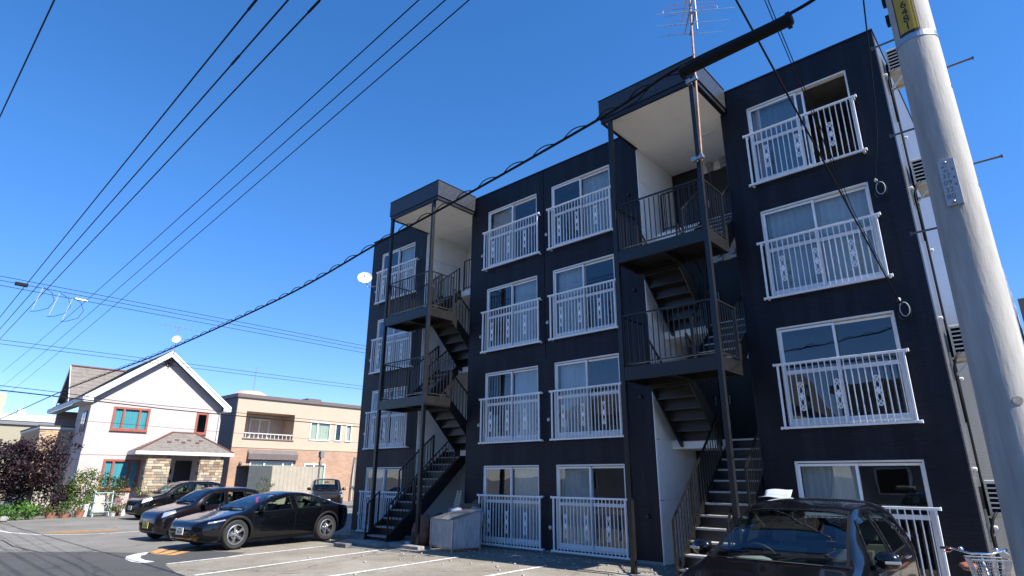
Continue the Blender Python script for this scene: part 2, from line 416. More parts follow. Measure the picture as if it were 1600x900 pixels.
for a_, b_ in ((BX0-0.012, BL[0]), (BL[1], BR[0]), (BR[1], BX1+0.012)):
    pl = MB(); pl.box(a_, b_, -0.012, 0.0, 0, 0.07); pl.build('plinth', M['concrete'], apt)
ej = MB(); ej.box(-4.20, -4.185, -0.004, 0.0, 5.0, TOP); ej.build('expansion_joint', M['dark'], apt)

# rooms behind the windows
def room(x0, x1, z0, z1):
    mb = MB(); d = 2.6; t = 0.02
    mb.box(x0, x1, d, d+t, z0, z1); mb.box(x0-t, x0, 0.23, d, z0, z1); mb.box(x1, x1+t, 0.23, d, z0, z1)
    mb.box(x0, x1, 0.23, d, z0-t, z0); mb.box(x0, x1, 0.23, d, z1, z1+t)
    return mb
def sash(mb, x0, x1, z0, z1, y, mid):
    s = 0.045
    mb.box(x0, x0+s, y, y+0.03, z0, z1); mb.box(x1-s, x1, y, y+0.03, z0, z1)
    mb.box(x0+s, x1-s, y, y+0.03, z0, z0+0.09); mb.box(x0+s, x1-s, y, y+0.03, z1-s, z1)
    mb.box(x0+s, x1-s, y+0.002, y+0.028, mid-0.04, mid+0.04)
def pane(x0, x1, z0, z1, y, par):
    mb = MB(); mb.box(x0, x1, y, y+0.005, z0, z1); return mb.build('pane', M['glass'], par)
# ornament panel on the railings: shared mesh
orn = MB()
W2, H2 = 0.046, 0.27
orn.box(-W2-0.004, -W2+0.004, -0.006, 0.006, -H2, H2); orn.box(W2-0.004, W2+0.004, -0.006, 0.006, -H2, H2)
def ring(cx, cz, r, wd, n=14):
    orn.lathe([(r-wd/2, -0.006), (r+wd/2, -0.006), (r+wd/2, 0.006), (r-wd/2, 0.006)], (cx, 0, cz), (0, 1, 0), n, close=True)
for cz in (-0.24, 0.24):
    ring(0, cz, 0.037, 0.014); orn.lathe([(0, -0.004), (0.021, -0.004), (0.021, 0.004), (0, 0.004)], (0, 0, cz), (0, 1, 0), 10)
    for a in range(3):
        t = a*math.pi/3; orn.bar((-0.04*math.cos(t), 0, cz-0.04*math.sin(t)), (0.04*math.cos(t), 0, cz+0.04*math.sin(t)), 0.007, 0.008, (0, 1, 0))
orn.obox((0, 0, 0), (0.026, 0, 0.036), (0, 0.005, 0), (-0.026, 0, 0.036))
for sg in (-1, 1):
    orn.tube([(0.036*math.cos(t), 0, sg*(0.115+0.075*math.sin(t))) for t in [2*math.pi*i/14 for i in range(15)]], 0.008, 5, cap=False)
ORN = orn.mesh('ornament_panel', M['white'])
bar_me = MB().box(-0.0085, 0.0085, -0.0085, 0.0085, -0.612, 0.612).mesh('bar', M['white'])
OX = apt.location.x
curt = {('left',3):'r',('left',2):'lr',('left',1):'r',('left',0):'l',('centre_left',3):'l',('centre_left',2):'r',('centre_left',1):'r',('centre_left',0):'r',
        ('centre_right',3):'r',('centre_right',2):'l',('centre_right',1):'l',('centre_right',0):'l',('right',3):'l',('right',2):'lr',('right',1):'',('right',0):'l'}
for col, (x0, x1) in WIN.items():
    for k in range(4):
        z0, z1 = k*FH+WZ0, k*FH+WZ1
        mb = MB()                                     # fixed outer frame, set a little proud of the wall
        f = 0.035
        mb.box(x0, x0+f, 0.012, 0.14, z0, z1); mb.box(x1-f, x1, 0.012, 0.14, z0, z1)
        mb.box(x0+f, x1-f, 0.004, 0.14, z1-f, z1); mb.box(x0+f, x1-f, -0.02, 0.14, z0, z0+0.05)
        w_ = mb.build('window', M['frame'], apt)
        open_ = (col == 'right' and k == 3)
        mid = k*FH + 1.20; xm = (x0+x1)/2; zz0, zz1 = z0+0.05, z1-0.05
        sa = MB(); la, lb = x0+f+0.002, xm+0.025
        ra, rb = (xm-0.025, x1-f-0.002) if not open_ else (x0+0.22, xm+0.17)
        sash(sa, la, lb, zz0, zz1, 0.035, mid); sash(sa, ra, rb, zz0, zz1, 0.085, mid)
        sa.build('sash', M['white'], w_)
        for a, b, y in ((la, lb, 0.047), (ra, rb, 0.097)):
            pane(a+0.045, b-0.045, zz0+0.09, mid-0.04, y, w_); pane(a+0.045, b-0.045, mid+0.04, zz1-0.045, y, w_)
        cc = curt.get((col, k), '')
        for s_ in cc:
            ca, cb = (x0+0.06, xm) if s_ == 'l' else (xm, x1-0.06)
            cm = MB(); n = 26; vs = []
            for i in range(n+1):
                x = lerp(ca, cb, i/n); y = 0.20 + 0.02*math.sin(i*1.9) + 0.01*math.sin(i*4.1+k)
                vs += [(x, y, zz0), (x, y, zz1)]
            cm.add(vs, [(2*i, 2*i+2, 2*i+3, 2*i+1) for i in range(n)])
            cm.build('curtain', M['curtain'], w_, smooth=True)
        room(x0-0.25, x1+0.25, k*FH+0.02, k*FH+2.45).build('room_interior', M['room'], w_)
        # railing
        r0, r1 = RAIL[col]; zt, zb, y = k*FH+1.356, k*FH+0.087, -0.15
        rb_ = MB()
        rb_.box(r0-0.02, r1+0.02, y-0.025, y+0.025, zt-0.025, zt+0.02); rb_.box(r0-0.02, r1+0.02, y-0.025, y+0.025, zb-0.02, zb+0.025)
        for x in (r0+0.045, r1-0.045):
            rb_.box(x-0.02, x+0.02, y-0.02, y+0.02, zb+0.025, zt-0.025)
        for z in (zt, zb):
            for x in (r0+0.03, r1-0.03): rb_.box(x-0.022, x+0.022, y+0.025, 0.0, z-0.018, z+0.018)
            for x in (r0-0.03, r1+0.03): rb_.box(x-0.012, x+0.012, y-0.02, y+0.03, z-0.03, z+0.03)
        rl = rb_.build('railing', M['white'], apt, bevel=0.006)
        n = 20; st = (r1-r0-0.09)/n
        for i in range(1, n): inst(bar_me, 'bar', rl, (r0+0.045+st*i-OX, y, (zt+zb)/2))
        for q in (3.5, 9.5, 15.5): inst(ORN, 'ornament_panel', rl, (r0+0.045+st*(q+0.0)-OX, y, (zt+zb)/2-0.04))
# small pipe vents beside the windows
for col, (x0, x1) in WIN.items():
    if col == 'right': continue
    for k in range(4):
        v = MB(); v.lathe([(0.0, -0.10), (0.05, -0.09), (0.055, -0.03), (0.045, 0.0)], (x0-0.16, 0, k*FH+0.62), (0, 1, 0), 12)
        v.build('pipe_vent', M['galv'], apt, auto=40)
for k in range(4):
    v = MB(); v.lathe([(0.0, -0.07), (0.04, -0.06), (0.05, -0.0)], (BR[0]-0.3, 0, k*FH+1.0), (0, 1, 0), 12); v.build('pipe_vent', M['navy_plain'], apt, auto=40)

# stair bays
for (b0, b1), sg in ((BL, -1), (BR, 1)):
    xc = (b0+b1)/2
    Y1 = BACK
    # white side panels, each a piece with its own joint
    me = MB().box(-0.012, 0.012, -0.315, 0.315, -0.665, 0.665).mesh('panel', M['panel'])
    lin = MB(); lin.box(b0-0.10, b0-0.001, 0.22, Y1+0.1, 0, 10.5); core = lin.build('bay_wall', M['panel'], apt)
    lin = MB(); lin.box(b1+0.001, b1+0.10, 0.22, Y1+0.1, 0, 10.5); core2 = lin.build('bay_wall', M['panel'], apt)
    for i in range(3):
        for j in range(8):
            z = 0.68 + j*1.345
            if z > 10.3: continue
            for x, co_ in ((b0+0.012, core), (b1-0.012, core2)): inst(me, 'panel', co_, (x-OX, 0.345+0.64*i, z))
    for x_ in (b0, b1-0.03):
        tr = MB(); tr.box(x_ if x_ == b0 else x_+0.012, x_+(0.018 if x_ == b0 else 0.03), -0.006, 0.024, 0, 10.36); tr.build('corner_trim', M['panel'] if x_ == b0 else M['navy_plain'], apt)
    bw = MB()
    def X(q): return xc + sg*q
    def bx(mb, q0, q1, *r):
        a, b = sorted((X(q0), X(q1))); mb.box(a, b, *r)
    hw = (b1-b0)/2
    bx(bw, -0.36, hw, Y1, Y1+0.12, 0, 10.4); bw.build('bay_back_wall', M['panel'], apt)
    dk = MB(); bx(dk, -hw, -0.36, Y1-0.004, Y1+0.12, 0, 10.4); dk.build('bay_back_wall', M['door'], apt)
    for k in range(4):
        z = k*FH
        d = MB(); bx(d, -0.22, 0.62, Y1-0.04, Y1-0.002, z+0.03, z+1.98); do = d.build('door', M['door'], apt, bevel=0.006)
        h = MB(); h.bar((X(-0.14), Y1-0.085, z+0.9), (X(-0.14), Y1-0.085, z+1.12), 0.02, 0.02); h.build('handle', M['galv'], do)
        d2 = MB(); bx(d2, -hw+0.05, -0.42, Y1-0.045, Y1-0.006, z+0.03, z+1.98); do = d2.build('door', M['door'], apt, bevel=0.006)
        h = MB(); h.bar((X(-0.5), Y1-0.09, z+0.9), (X(-0.5), Y1-0.09, z+1.12), 0.02, 0.02); h.build('handle', M['galv'], do)
        for q in (-0.02, 0.36):
            g = MB(); g.lathe([(0.0, -0.12), (0.085, -0.12), (0.09, -0.05), (0.07, 0)], (X(q), Y1, z+2.18), (0, 1, 0), 16)
            g.box(X(q)-0.075, X(q)+0.075, Y1-0.06, Y1-0.001, z+2.0, z+2.12); g.build('meter', M['galv'], apt, auto=40)
    for k in (1, 2, 3):                                # floor slabs inside the bay
        fl = MB(); y0 = 0.78
        bx(fl, -hw+0.024, hw-0.024, y0 if k > 1 else 1.12, Y1-0.004, k*FH-0.2, k*FH)
        if k == 1: bx(fl, -hw+0.024, -0.08, y0, 1.12, k*FH-0.2, k*FH)
        fl.build('floor_slab', M['panel'], apt)
    so = MB(); so.box(b0+0.002, b1-0.002, -1.60, Y1-0.004, 10.375, 10.40); so.build('soffit', M['soffit'], apt)
    hatch = MB(); hatch.box(xc+0.35, xc+0.8, 0.5, 0.62, 10.345, 10.375); hatch.build('ceiling_lamp', M['white'], apt)
    # canopy box with a stepped lower edge
    ca = MB(); e = 0.10
    ca.box(b0-0.03, b1+e+0.05, -1.70, -1.60, 10.47, 11.0); ca.box(b1+e-0.05, b1+e+0.05, -1.60, -0.004, 10.47, 11.0); ca.box(b0-0.03, b0+0.07, -1.60, -0.004, 10.47, 11.0)
    ca.box(b0+0.07, b1+e-0.05, -1.60, -0.03, 10.86, 10.9)
    can = ca.build('canopy', M['canopy'], apt)
    lo = MB(); lo.box(b0, b1+e+0.02, -1.672, -1.60, 10.35, 10.47); lo.box(b1+e-0.05, b1+e+0.02, -1.60, -0.006, 10.35, 10.47); lo.box(b0, b0+0.07, -1.60, -0.006, 10.35, 10.47)
    lo.box(b1, b1+e-0.05, -1.6, -0.006, 10.375, 10.40)
    lo.build('canopy_edge', M['steel'], can)
    cap = MB(); cap.box(b0-0.045, b1+e+0.065, -1.715, -0.03, 11.0, 11.02); cap.build('canopy_cap', M['navy_plain'], can)

# conduit and brackets on the sunny side wall
cd = MB(); cd.tube([(BX1+0.04, 0.95, 0.3), (BX1+0.04, 0.95, 10.6)], 0.022, 8); cd.build('conduit', M['black'], apt)
for k in range(4):
    v = MB(); v.lathe([(0.0, 0.06), (0.03, 0.055), (0.035, 0.03), (0.03, 0.0)], (BX1, 0.55, k*FH+2.0), (1, 0, 0), 12); v.build('pipe_vent', M['white'], apt, auto=40)
    v = MB(); v.lathe([(0.0, 0.06), (0.03, 0.055), (0.035, 0.03), (0.03, 0.0)], (BX1, 1.7, k*FH+1.0), (1, 0, 0), 12); v.build('pipe_vent', M['white'], apt, auto=40)

# ------------------------------------------------------------------ exterior staircases
def stair(xc, sg, label):
    st = thing('exterior_staircase', label, 'staircase', (xc, 0, 0), 0, 'steel staircases on the apartment block')
    def X(q): return xc + sg*q
    def bx(mb, q0, q1, *r):
        a, b = sorted((X(q0), X(q1))); return mb.box(a, b, *r)
    HW = 1.09
    PY = -1.62
    for q in (-HW, HW):
        mb = MB(); mb.box(X(q)-0.05, X(q)+0.05, PY-0.05, PY+0.05, 0.0, 10.35)
        mb.box(X(q)-0.09, X(q)+0.09, PY-0.09, PY+0.09, 0.0, 0.05)
        mb.build('post', M['steel'], st, bevel=0.006)
    bar_l = MB().box(-0.009, 0.009, -0.009, 0.009, -0.50, 0.50).mesh('bar', M['steel'])
    def rail_straight(p, q, h=1.0, spacing=0.12, name='railing', off=0.1):
        """landing railing between two points at floor level"""
        p, q = Vector(p), Vector(q); mb = MB(); up = Vector((0,0,1))
        mb.bar(p+up*(off+h+0.02), q+up*(off+h+0.02), 0.04, 0.03); mb.bar(p+up*(off-0.01), q+up*(off-0.01), 0.03, 0.03)
        for e in (p, q): mb.box(e.x-0.02, e.x+0.02, e.y-0.02, e.y+0.02, e.z+0.002, e.z+off+h)
        r = mb.build(name, M['steel'], st)
        n = max(2, round((q-p).length/spacing))
        for i in range(1, n):
            c = p.lerp(q, i/n) + up*(off+0.5*h)
            inst(bar_l, 'bar', r, (c.x-xc, c.y, c.z))
    def flight(q0, q1, y0, z0, n, rise, run, ydir, rails=(), close=True, ext=0.12):
        """n risers from (y0,z0) going ydir; treads each a part, stringers, railings"""
        a, b = sorted((X(q0), X(q1)))
        tm = MB(); tm.box(-(b-a)/2+0.032, (b-a)/2-0.032, 0, ydir*(run+0.02), -0.035, 0.0) if ydir > 0 else tm.box(-(b-a)/2+0.032, (b-a)/2-0.032, -(run+0.02), 0, -0.035, 0)
        tme = tm.mesh('tread', M['tread_top'])
        rm = MB(); rm.box(-(b-a)/2+0.032, (b-a)/2-0.032, 0.0, 0.012, -rise-0.03, -0.037) if ydir > 0 else rm.box(-(b-a)/2+0.032, (b-a)/2-0.032, -0.012, 0.0, -rise-0.03, -0.037)
        rme = rm.mesh('riser', M['steel'])
        sm = MB(); sm.box(-(b-a)/2+0.032, (b-a)/2-0.032, min(0, ydir*(run+0.02)), max(0, ydir*(run+0.02)), -0.055, -0.037)
        sme = sm.mesh('tread_pan', M['steel'])
        for i in range(n):
            y, z = y0 + ydir*run*i, z0 + rise*(i+1)
            if i < n-1 or close:
                t = inst(tme, 'tread', st, ((a+b)/2-xc, y-ydir*0.02, z)); inst(sme, 'tread_pan', t, (0, ydir*0.01, 0))
                inst(rme, 'riser', t, (0, ydir*0.015, 0))
            else:
                inst(rme, 'riser', st, ((a+b)/2-xc, y, z))
        ye, ze = y0 + ydir*run*(n-1), z0 + rise*n
        sl = rise/run
        for x in (a, b-0.03):
            s0 = y0 - ydir*ext
            pts = [(x, s0, max(z0, z0-0.02)), (x, s0, z0+rise*0.7), (x, ye+ydir*0.1, ze+0.09), (x, ye+ydir*0.1, ze-0.30), (x, y0+ydir*0.32, z0)]
            if z0 > 1: pts = [(x, y0-ydir*0.05, z0-0.16), (x, y0-ydir*0.05, z0+rise*1.1), (x, ye+ydir*0.0, ze+0.05), (x, ye+ydir*0.0, ze-0.24), (x, y0+ydir*0.08, z0-0.16)]
            mb = MB(); mb.prism(pts, (0.03, 0, 0)); mb.build('stringer', M['steel'], st)
        for x, ya, yb in [((a+0.015) if s == 'a' else (b-0.015), ya, yb) for s, ya, yb in rails]:
            def zz(y): return z0 + rise + (y-y0)*ydir*sl
            mb = MB()
            mb.bar((x, ya, zz(ya)+0.92), (x, yb, zz(yb)+0.92), 0.04, 0.03)
            mb.bar((x, ya, zz(ya)+0.06), (x, yb, zz(yb)+0.06), 0.02, 0.03)
            for y in (ya, yb): mb.box(x-0.02, x+0.02, y-0.02, y+0.02, zz(y)-0.16, zz(y)+0.92)
            r = mb.build('railing', M['steel'], st)
            me = MB().box(-0.009, 0.009, -0.009, 0.009, -0.43, 0.43).mesh('bar', M['steel'])
            m_ = max(2, round(abs(yb-ya)/0.125))
            for i in range(1, m_):
                y = lerp(ya, yb, i/m_); inst(me, 'bar', r, (x-xc, y, zz(y)+0.49))
    # ground flight: straight run up to the first floor
    rl = ('a', 'b') if sg > 0 else ('b', 'a')
    flight(-0.06, 1.02, -1.77, 0.0, 12, 0.225, 0.262, 1, [(rl[0], -1.85, -1.0), (rl[0], -0.93, 0.6), (rl[1], -1.85, -1.45), (rl[1], -0.75, 0.6)], close=False)
    for k in (1, 2):
        zl = k*FH + FH/2                              # half landing at the front
        beam = MB()
        bx(beam, -HW+0.052, HW-0.052, PY-0.045, PY+0.045, zl-0.22, zl+0.06)
        for q in (-HW, HW):
            bx(beam, q-0.035, q+0.035, PY+0.052, -0.62, zl-0.22, zl+0.06)
        bx(beam, -HW+0.036, HW-0.036, -0.70, -0.62, zl-0.22, zl-0.035)
        bx(beam, -0.05, 0.05, PY+0.046, -0.702, zl-0.2, zl-0.035)
        beam.build('landing_beam', M['steel'], st, bevel=0.004)
        pl_ = MB(); bx(pl_, -HW+0.036, HW-0.036, PY+0.046, -0.62, zl-0.034, zl); lo_ = pl_.build('landing', M['tread_top'], st)
        un = MB(); bx(un, -HW+0.036, HW-0.036, PY+0.046, -0.62, zl-0.05, zl-0.036); un.build('landing_pan', M['steel'], lo_)
        rail_straight((X(-HW+0.06), PY, zl+0.05), (X(HW-0.06), PY, zl+0.05), 1.05)
        rail_straight((X(-HW), PY+0.08, zl+0.05), (X(-HW), -0.64, zl+0.05), 1.05)
        rail_straight((X(HW), PY+0.08, zl+0.05), (X(HW), -0.64, zl+0.05), 1.05)
        # floor k -> half landing, towards the street; half landing -> floor k+1, back into the bay
        flight(-1.05, -0.07, 0.76, k*FH, 6, 0.225, 0.27, -1, [(('b' if sg > 0 else 'a'), 0.62, -0.55), (('a' if sg > 0 else 'b'), 0.62, -0.55)], close=False)
        flight(0.07, 1.05, -0.60, zl, 6, 0.225, 0.27, 1, [(('a' if sg > 0 else 'b'), -0.55, 0.66), (('b' if sg > 0 else 'a'), -0.55, 0.66)], close=False)
        if True:
            rail_straight((X(-0.02), 0.80, (k+1)*FH if k == 2 else k*FH), (X(-1.1), 0.80, (k+1)*FH if k == 2 else k*FH), 1.0) if k == 2 else None
    return st
M['tread_top'] = mat('mortar_tread', (0.36, 0.35, 0.325), 0.75, var=0.35, vs=6, bump=0.2)
stair((BR[0]+BR[1])/2+0.125, 1, 'dark steel staircase with landings, behind the compact black car with a white sheet')
stair((BL[0]+BL[1])/2-0.03, -1, 'dark steel staircase in the left bay, beside the galvanised metal bin')

# ------------------------------------------------------------------ cars
def interp(tab, x):
    """smooth monotone-ish interpolation through (x, y) pairs"""
    n = len(tab)
    if x <= tab[0][0]: return tab[0][1]
    if x >= tab[-1][0]: return tab[-1][1]
    for i in range(n-1):
        if tab[i][0] <= x <= tab[i+1][0]: break
    (x0, y0), (x1, y1) = tab[i], tab[i+1]
    h = x1-x0; d = (y1-y0)/h
    def slope(k):
        if k <= 0 or k >= n-1:
            return d
        a = (tab[k][1]-tab[k-1][1])/(tab[k][0]-tab[k-1][0]); b = (tab[k+1][1]-tab[k][1])/(tab[k+1][0]-tab[k][0])
        return 0 if a*b <= 0 else 2*a*b/(a+b)
    m0, m1 = slope(i), slope(i+1); t = (x-x0)/h
    return (2*t**3-3*t**2+1)*y0 + (t**3-2*t**2+t)*h*m0 + (-2*t**3+3*t**2)*y1 + (t**3-t**2)*h*m1

def in_poly(p, poly):
    x, y = p; c = False; j = len(poly)-1
    for i in range(len(poly)):
        xi, yi = poly[i]; xj, yj = poly[j]
        if (yi > y) != (yj > y) and x < (xj-xi)*(y-yi)/(yj-yi+1e-12)+xi: c = not c
        j = i
    return c

M['tyre'] = mat('tyre', (0.02, 0.02, 0.021), 0.8, var=0.2, vs=20)
M['rim'] = mat('alloy_rim', (0.55, 0.56, 0.58), 0.3, metal=0.9)
M['rimdark'] = mat('wheel_dark', (0.03, 0.03, 0.032), 0.4)
M['carglass'] = glass_mat('car_glass', (0.66, 0.76, 0.68), 1.6)
M['carglass_clear'] = glass_mat('car_windshield', (0.84, 0.91, 0.87), 1.7)
M['headlamp'] = mat('headlamp', (0.50, 0.51, 0.52), 0.06, metal=0.6, coat=1)
M['headlamp_cream'] = mat('headlamp_cream', (0.72, 0.69, 0.58), 0.12, coat=1)
M['tail'] = mat('tail_lamp', (0.45, 0.012, 0.02), 0.15, coat=1)
M['seat'] = mat('seat_fabric', (0.09, 0.09, 0.09), 0.9, var=0.2)
M['dash'] = mat('dashboard', (0.15, 0.165, 0.165), 0.75, bump=0.1)
M['plate_w'] = mat('plate_white', (0.72, 0.73, 0.72), 0.5)
M['plate_y'] = mat('plate_yellow', (0.62, 0.42, 0.05), 0.5)
M['plate_ink'] = mat('plate_ink', (0.02, 0.10, 0.05), 0.5)
def car_paint(name, col, rough=0.22):
    return mat(name, col, rough, metal=0.0, coat=0.8, spec=0.15)

def make_car(name, label, loc, heading, sp):
    """loc: ground point under the middle of the car; heading: direction the nose points (radians)"""
    L_, W_ = sp['L'], sp['W']/2
    if 'zk' in sp:                                    # squash all heights by one factor
        zk = sp['zk']
        for t_ in ('top', 'belt', 'bot'): sp[t_] = [(a, b*zk) for a, b in sp[t_]]
        for t_ in ('windows', 'seams', 'sill', 'lamps', 'tails'): sp[t_] = [[(a, b*zk) for a, b in q] for q in sp.get(t_, [])]
        sp['handles'] = [(a, b*zk) for a, b in sp['handles']]; sp['mirror'] = (sp['mirror'][0], sp['mirror'][1]*zk); sp['mirror_in'] = (sp['mirror_in'][0], sp['mirror_in'][1]*zk)
        sp['intakes'] = [(a, b, c_*zk, d_*zk) for a, b, c_, d_ in sp['intakes']]
    root = thing(name, label, 'car', loc, heading)
    top, belt, bot, wid, roofw = sp['top'], sp['belt'], sp['bot'], sp['wid'], sp['roofw']
    def section(l):
        zr, zs, zb, w, k = interp(top, l), interp(belt, l), interp(bot, l), interp(wid, l)*W_, interp(roofw, l)
        zs = min(zs, zr-0.02); wr = w*k; dz = zr-zs
        ctrl = [(0, zb), (0.80*w, zb), (0.94*w, zb+0.05), (0.985*w, zb+0.16), (1.0*w, lerp(zb, zs, 0.62)), (0.985*w, zs-0.05), (0.955*w, zs)]
        ctrl += [(lerp(0.95*w, wr, 0.5)+0.012, zs+dz*0.45), (wr+0.005, zs+dz*0.84), (wr*0.93, zs+dz*0.93), (wr*0.6, zr-dz*0.015), (0, zr)]
        # dense resample
        pts = []
        cnt = [5, 2, 2, 6, 5, 2, 9, 9, 3, 5, 6]
        for i in range(len(ctrl)-1):
            a, b = ctrl[i], ctrl[i+1]
            for j in range(cnt[i]): pts.append((lerp(a[0], b[0], j/cnt[i]), lerp(a[1], b[1], j/cnt[i])))
        pts.append(ctrl[-1])
        for _ in range(2):
            pts = [pts[0]] + [((pts[i-1][0]+2*pts[i][0]+pts[i+1][0])/4, (pts[i-1][1]+2*pts[i][1]+pts[i+1][1])/4) for i in range(1, len(pts)-1)] + [pts[-1]]
        return pts
    cache = {}
    def sec(l):
        k = round(l, 4)
        if k not in cache: cache[k] = section(l)
        return cache[k]
    def side(l, z):
        """half-width of the body at station l, height z"""
        ps = sec(l); best = 0
        for i in range(len(ps)-1):
            (y0, z0), (y1, z1) = ps[i], ps[i+1]
            if (z0-z)*(z1-z) <= 0 and abs(z1-z0) > 1e-7: best = max(best, lerp(y0, y1, (z-z0)/(z1-z0)))
        return best
    def topz(l, y):
        ps = sec(l); y = abs(y)
        for i in range(len(ps)-2, 14, -1):
            (y0, z0), (y1, z1) = ps[i], ps[i+1]
            if y1 <= y <= y0: return lerp(z1, z0, (y-y1)/(y0-y1+1e-9))
        return interp(belt, l)
    X = lambda l: L_/2 - l
    # ---- body skin
    NS = 120
    ls = [0.0] + [L_*(i/NS) for i in range(1, NS)] + [L_]
    # finer stations at the two ends
    ls = sorted(set(ls + [0.01, 0.02, L_-0.01, L_-0.02]))
    rows = [sec(l) for l in ls]; npt = len(rows[0])
    wc = [(sp['fa'], sp['wr']), (sp['ra'], sp['wr'])]
    wins = sp['windows']; ws = sp['windshield']; rw = sp.get('rear')
    def shrink(poly, d):
        cx = sum(p[0] for p in poly)/len(poly); cy = sum(p[1] for p in poly)/len(poly)
        return [(cx+(p[0]-cx)*d, cy+(p[1]-cy)*d) for p in poly]
    holes = [shrink(p, 0.94) for p in wins]; tops = [shrink(p, 0.95) for p in ((ws, rw) if rw else (ws,))]
    mb = MB(); vs = []
    full = []
    for l, ps in zip(ls, rows):
        ring_ = [(X(l), -y, z) for y, z in ps] + [(X(l), y, z) for y, z in reversed(ps[1:-1])]
        full.append(ring_); vs += ring_
    nr = len(full[0]); fs = []
    for i in range(len(ls)-1):
        for k in range(nr):
            a, b = i*nr+k, i*nr+(k+1) % nr; c, d = (i+1)*nr+(k+1) % nr, (i+1)*nr+k
            cx = sum(vs[j][0] for j in (a, b, c, d))/4; cy = sum(vs[j][1] for j in (a, b, c, d))/4; cz = sum(vs[j][2] for j in (a, b, c, d))/4
            l = L_/2-cx
            if abs(cy) > W_*0.55 and any((l-w0)**2 + (cz-w1)**2 < (w1+0.055)**2 for w0, w1 in wc): continue
            if cz > 0.6:
                if any(in_poly((l, cz), p) for p in holes) and abs(cy) > 0.35*W_: continue
                if any(in_poly((l, cy), p) for p in tops): continue
            fs.append((a, b, c, d))
    fs.append(tuple(range(nr))); fs.append(tuple((len(ls)-1)*nr+k for k in range(nr)))
    mb.add(vs, fs)
    body = mb.build('body', sp['paint'], root, auto=48, local=True)
    md = body.modifiers.new('thick', 'SOLIDIFY'); md.thickness = 0.008; md.offset = -1
    # ---- patch helpers on the skin
    def quad_side(q, s, off, nu=10, nv=5):
        """q: 4 (l,z) corners -> grid on side s, pushed out by off"""
        g = MB(); vv = []
        for j in range(nv+1):
            for i in range(nu+1):
                u, v = i/nu, j/nv
                l = lerp(lerp(q[0][0], q[1][0], u), lerp(q[3][0], q[2][0], u), v); z = lerp(lerp(q[0][1], q[1][1], u), lerp(q[3][1], q[2][1], u), v)
                vv.append((X(l), s*(side(l, z)+off), z))
        n = nu+1
        g.add(vv, [(j*n+i, j*n+i+1, (j+1)*n+i+1, (j+1)*n+i) for j in range(nv) for i in range(nu)])
        return g
    def quad_top(q, off, nu=14, nv=10):
        g = MB(); vv = []
        for j in range(nv+1):
            for i in range(nu+1):
                u, v = i/nu, j/nv
                l = lerp(lerp(q[0][0], q[1][0], u), lerp(q[3][0], q[2][0], u), v); y = lerp(lerp(q[0][1], q[1][1], u), lerp(q[3][1], q[2][1], u), v)
                vv.append((X(l), y, topz(l, y)+off))
        n = nu+1
        g.add(vv, [(j*n+i, j*n+i+1, (j+1)*n+i+1, (j+1)*n+i) for j in range(nv) for i in range(nu)])
        return g
    def border(q, fn, wd, off, name, m, par):
        """frame strip round a quad window"""
        inner = shrink(q, wd); g = MB()
        for i in range(4):
            j = (i+1) % 4
            h = fn([q[i], q[j], inner[j], inner[i]], off); g.add(h.v, h.f)
        return g.build(name, m, par, smooth=True, local=True)
    # ---- glazing
    for p in wins:
        for s in (-1, 1):
            o = quad_side(p, s, 0.004).build('side_window', sp.get('glass', M['carglass']), root, smooth=True, local=True)
            border(p, lambda q, f: quad_side(q, s, f, 8, 2), 0.90, 0.007, 'window_trim', M['dark'], o)
    o = quad_top(ws, 0.005).build('windshield', M['carglass_clear'], root, smooth=True, local=True)
    border(ws, lambda q, f: quad_top(q, f, 12, 2), 0.955, 0.008, 'windshield_trim', M['dark'], o)
    if rw:
        o = quad_top(rw, 0.005).build('rear_window', M['carglass'], root, smooth=True, local=True)
        border(rw, lambda q, f: quad_top(q, f, 12, 2), 0.93, 0.008, 'window_trim', M['dark'], o)
    for q in sp.get('seams', []):
        for s in (-1, 1): quad_side(q, s, 0.002, 8, 8).build('door_seam', M['black'], root, local=True)
    for l, z in sp.get('handles', []):
        for s in (-1, 1):
            y = side(l, z); MB().box(X(l)-0.09, X(l)+0.09, s*y-0.018, s*y+0.018, z-0.014, z+0.014).build('door_handle', sp.get('handle_mat', sp['paint']), root, bevel=0.008, local=True)
    for q in sp.get('sill', []):
        for s in (-1, 1): quad_side(q, s, 0.012, 14, 3).build('sill_trim', M['black'], root, smooth=True, local=True)
    # ---- wheels and arches
    r = sp['wr']; tw = 0.2
    ty = MB(); ty.lathe([(r*0.66, -tw/2+0.01), (r*0.9, -tw/2), (r*0.985, -tw/2+0.03), (r, -tw/2+0.07), (r, tw/2-0.07), (r*0.985, tw/2-0.03), (r*0.9, tw/2), (r*0.66, tw/2-0.01)], (0, 0, 0), (0, 1, 0), 36)
    tme = ty.mesh('tyre', M['tyre'], auto=50)
    rm = MB(); rr = r*0.66
    rm.lathe([(rr, -tw/2+0.01), (rr+0.004, tw/2-0.008), (rr-0.025, tw/2-0.004), (rr-0.03, tw/2-0.05), (rr-0.04, 0.0), (0.06, -0.01), (0.0, -0.01)], (0, 0, 0), (0, 1, 0), 36, mi=1)
    rm.lathe([(rr+0.004, tw/2-0.008), (rr-0.018, tw/2), (rr-0.026, tw/2-0.012)], (0, 0, 0), (0, 1, 0), 36)
    ns = sp.get('spokes', 5)
    for i in range(ns):
        t = 2*math.pi*i/ns
        for dt in ((-0.12, 0.12) if sp.get('twin') else (0,)):
            a = Vector((math.cos(t), 0, math.sin(t))); b = Vector((math.cos(t+dt), 0, math.sin(t+dt)))
            wd = 0.022 if sp.get('twin') else sp.get('spw', 0.055)
            rm.bar(a*0.045+Vector((0, tw/2-0.035, 0)), b*(rr-0.012)+Vector((0, tw/2-0.014, 0)), wd, 0.03, (0, 1, 0))
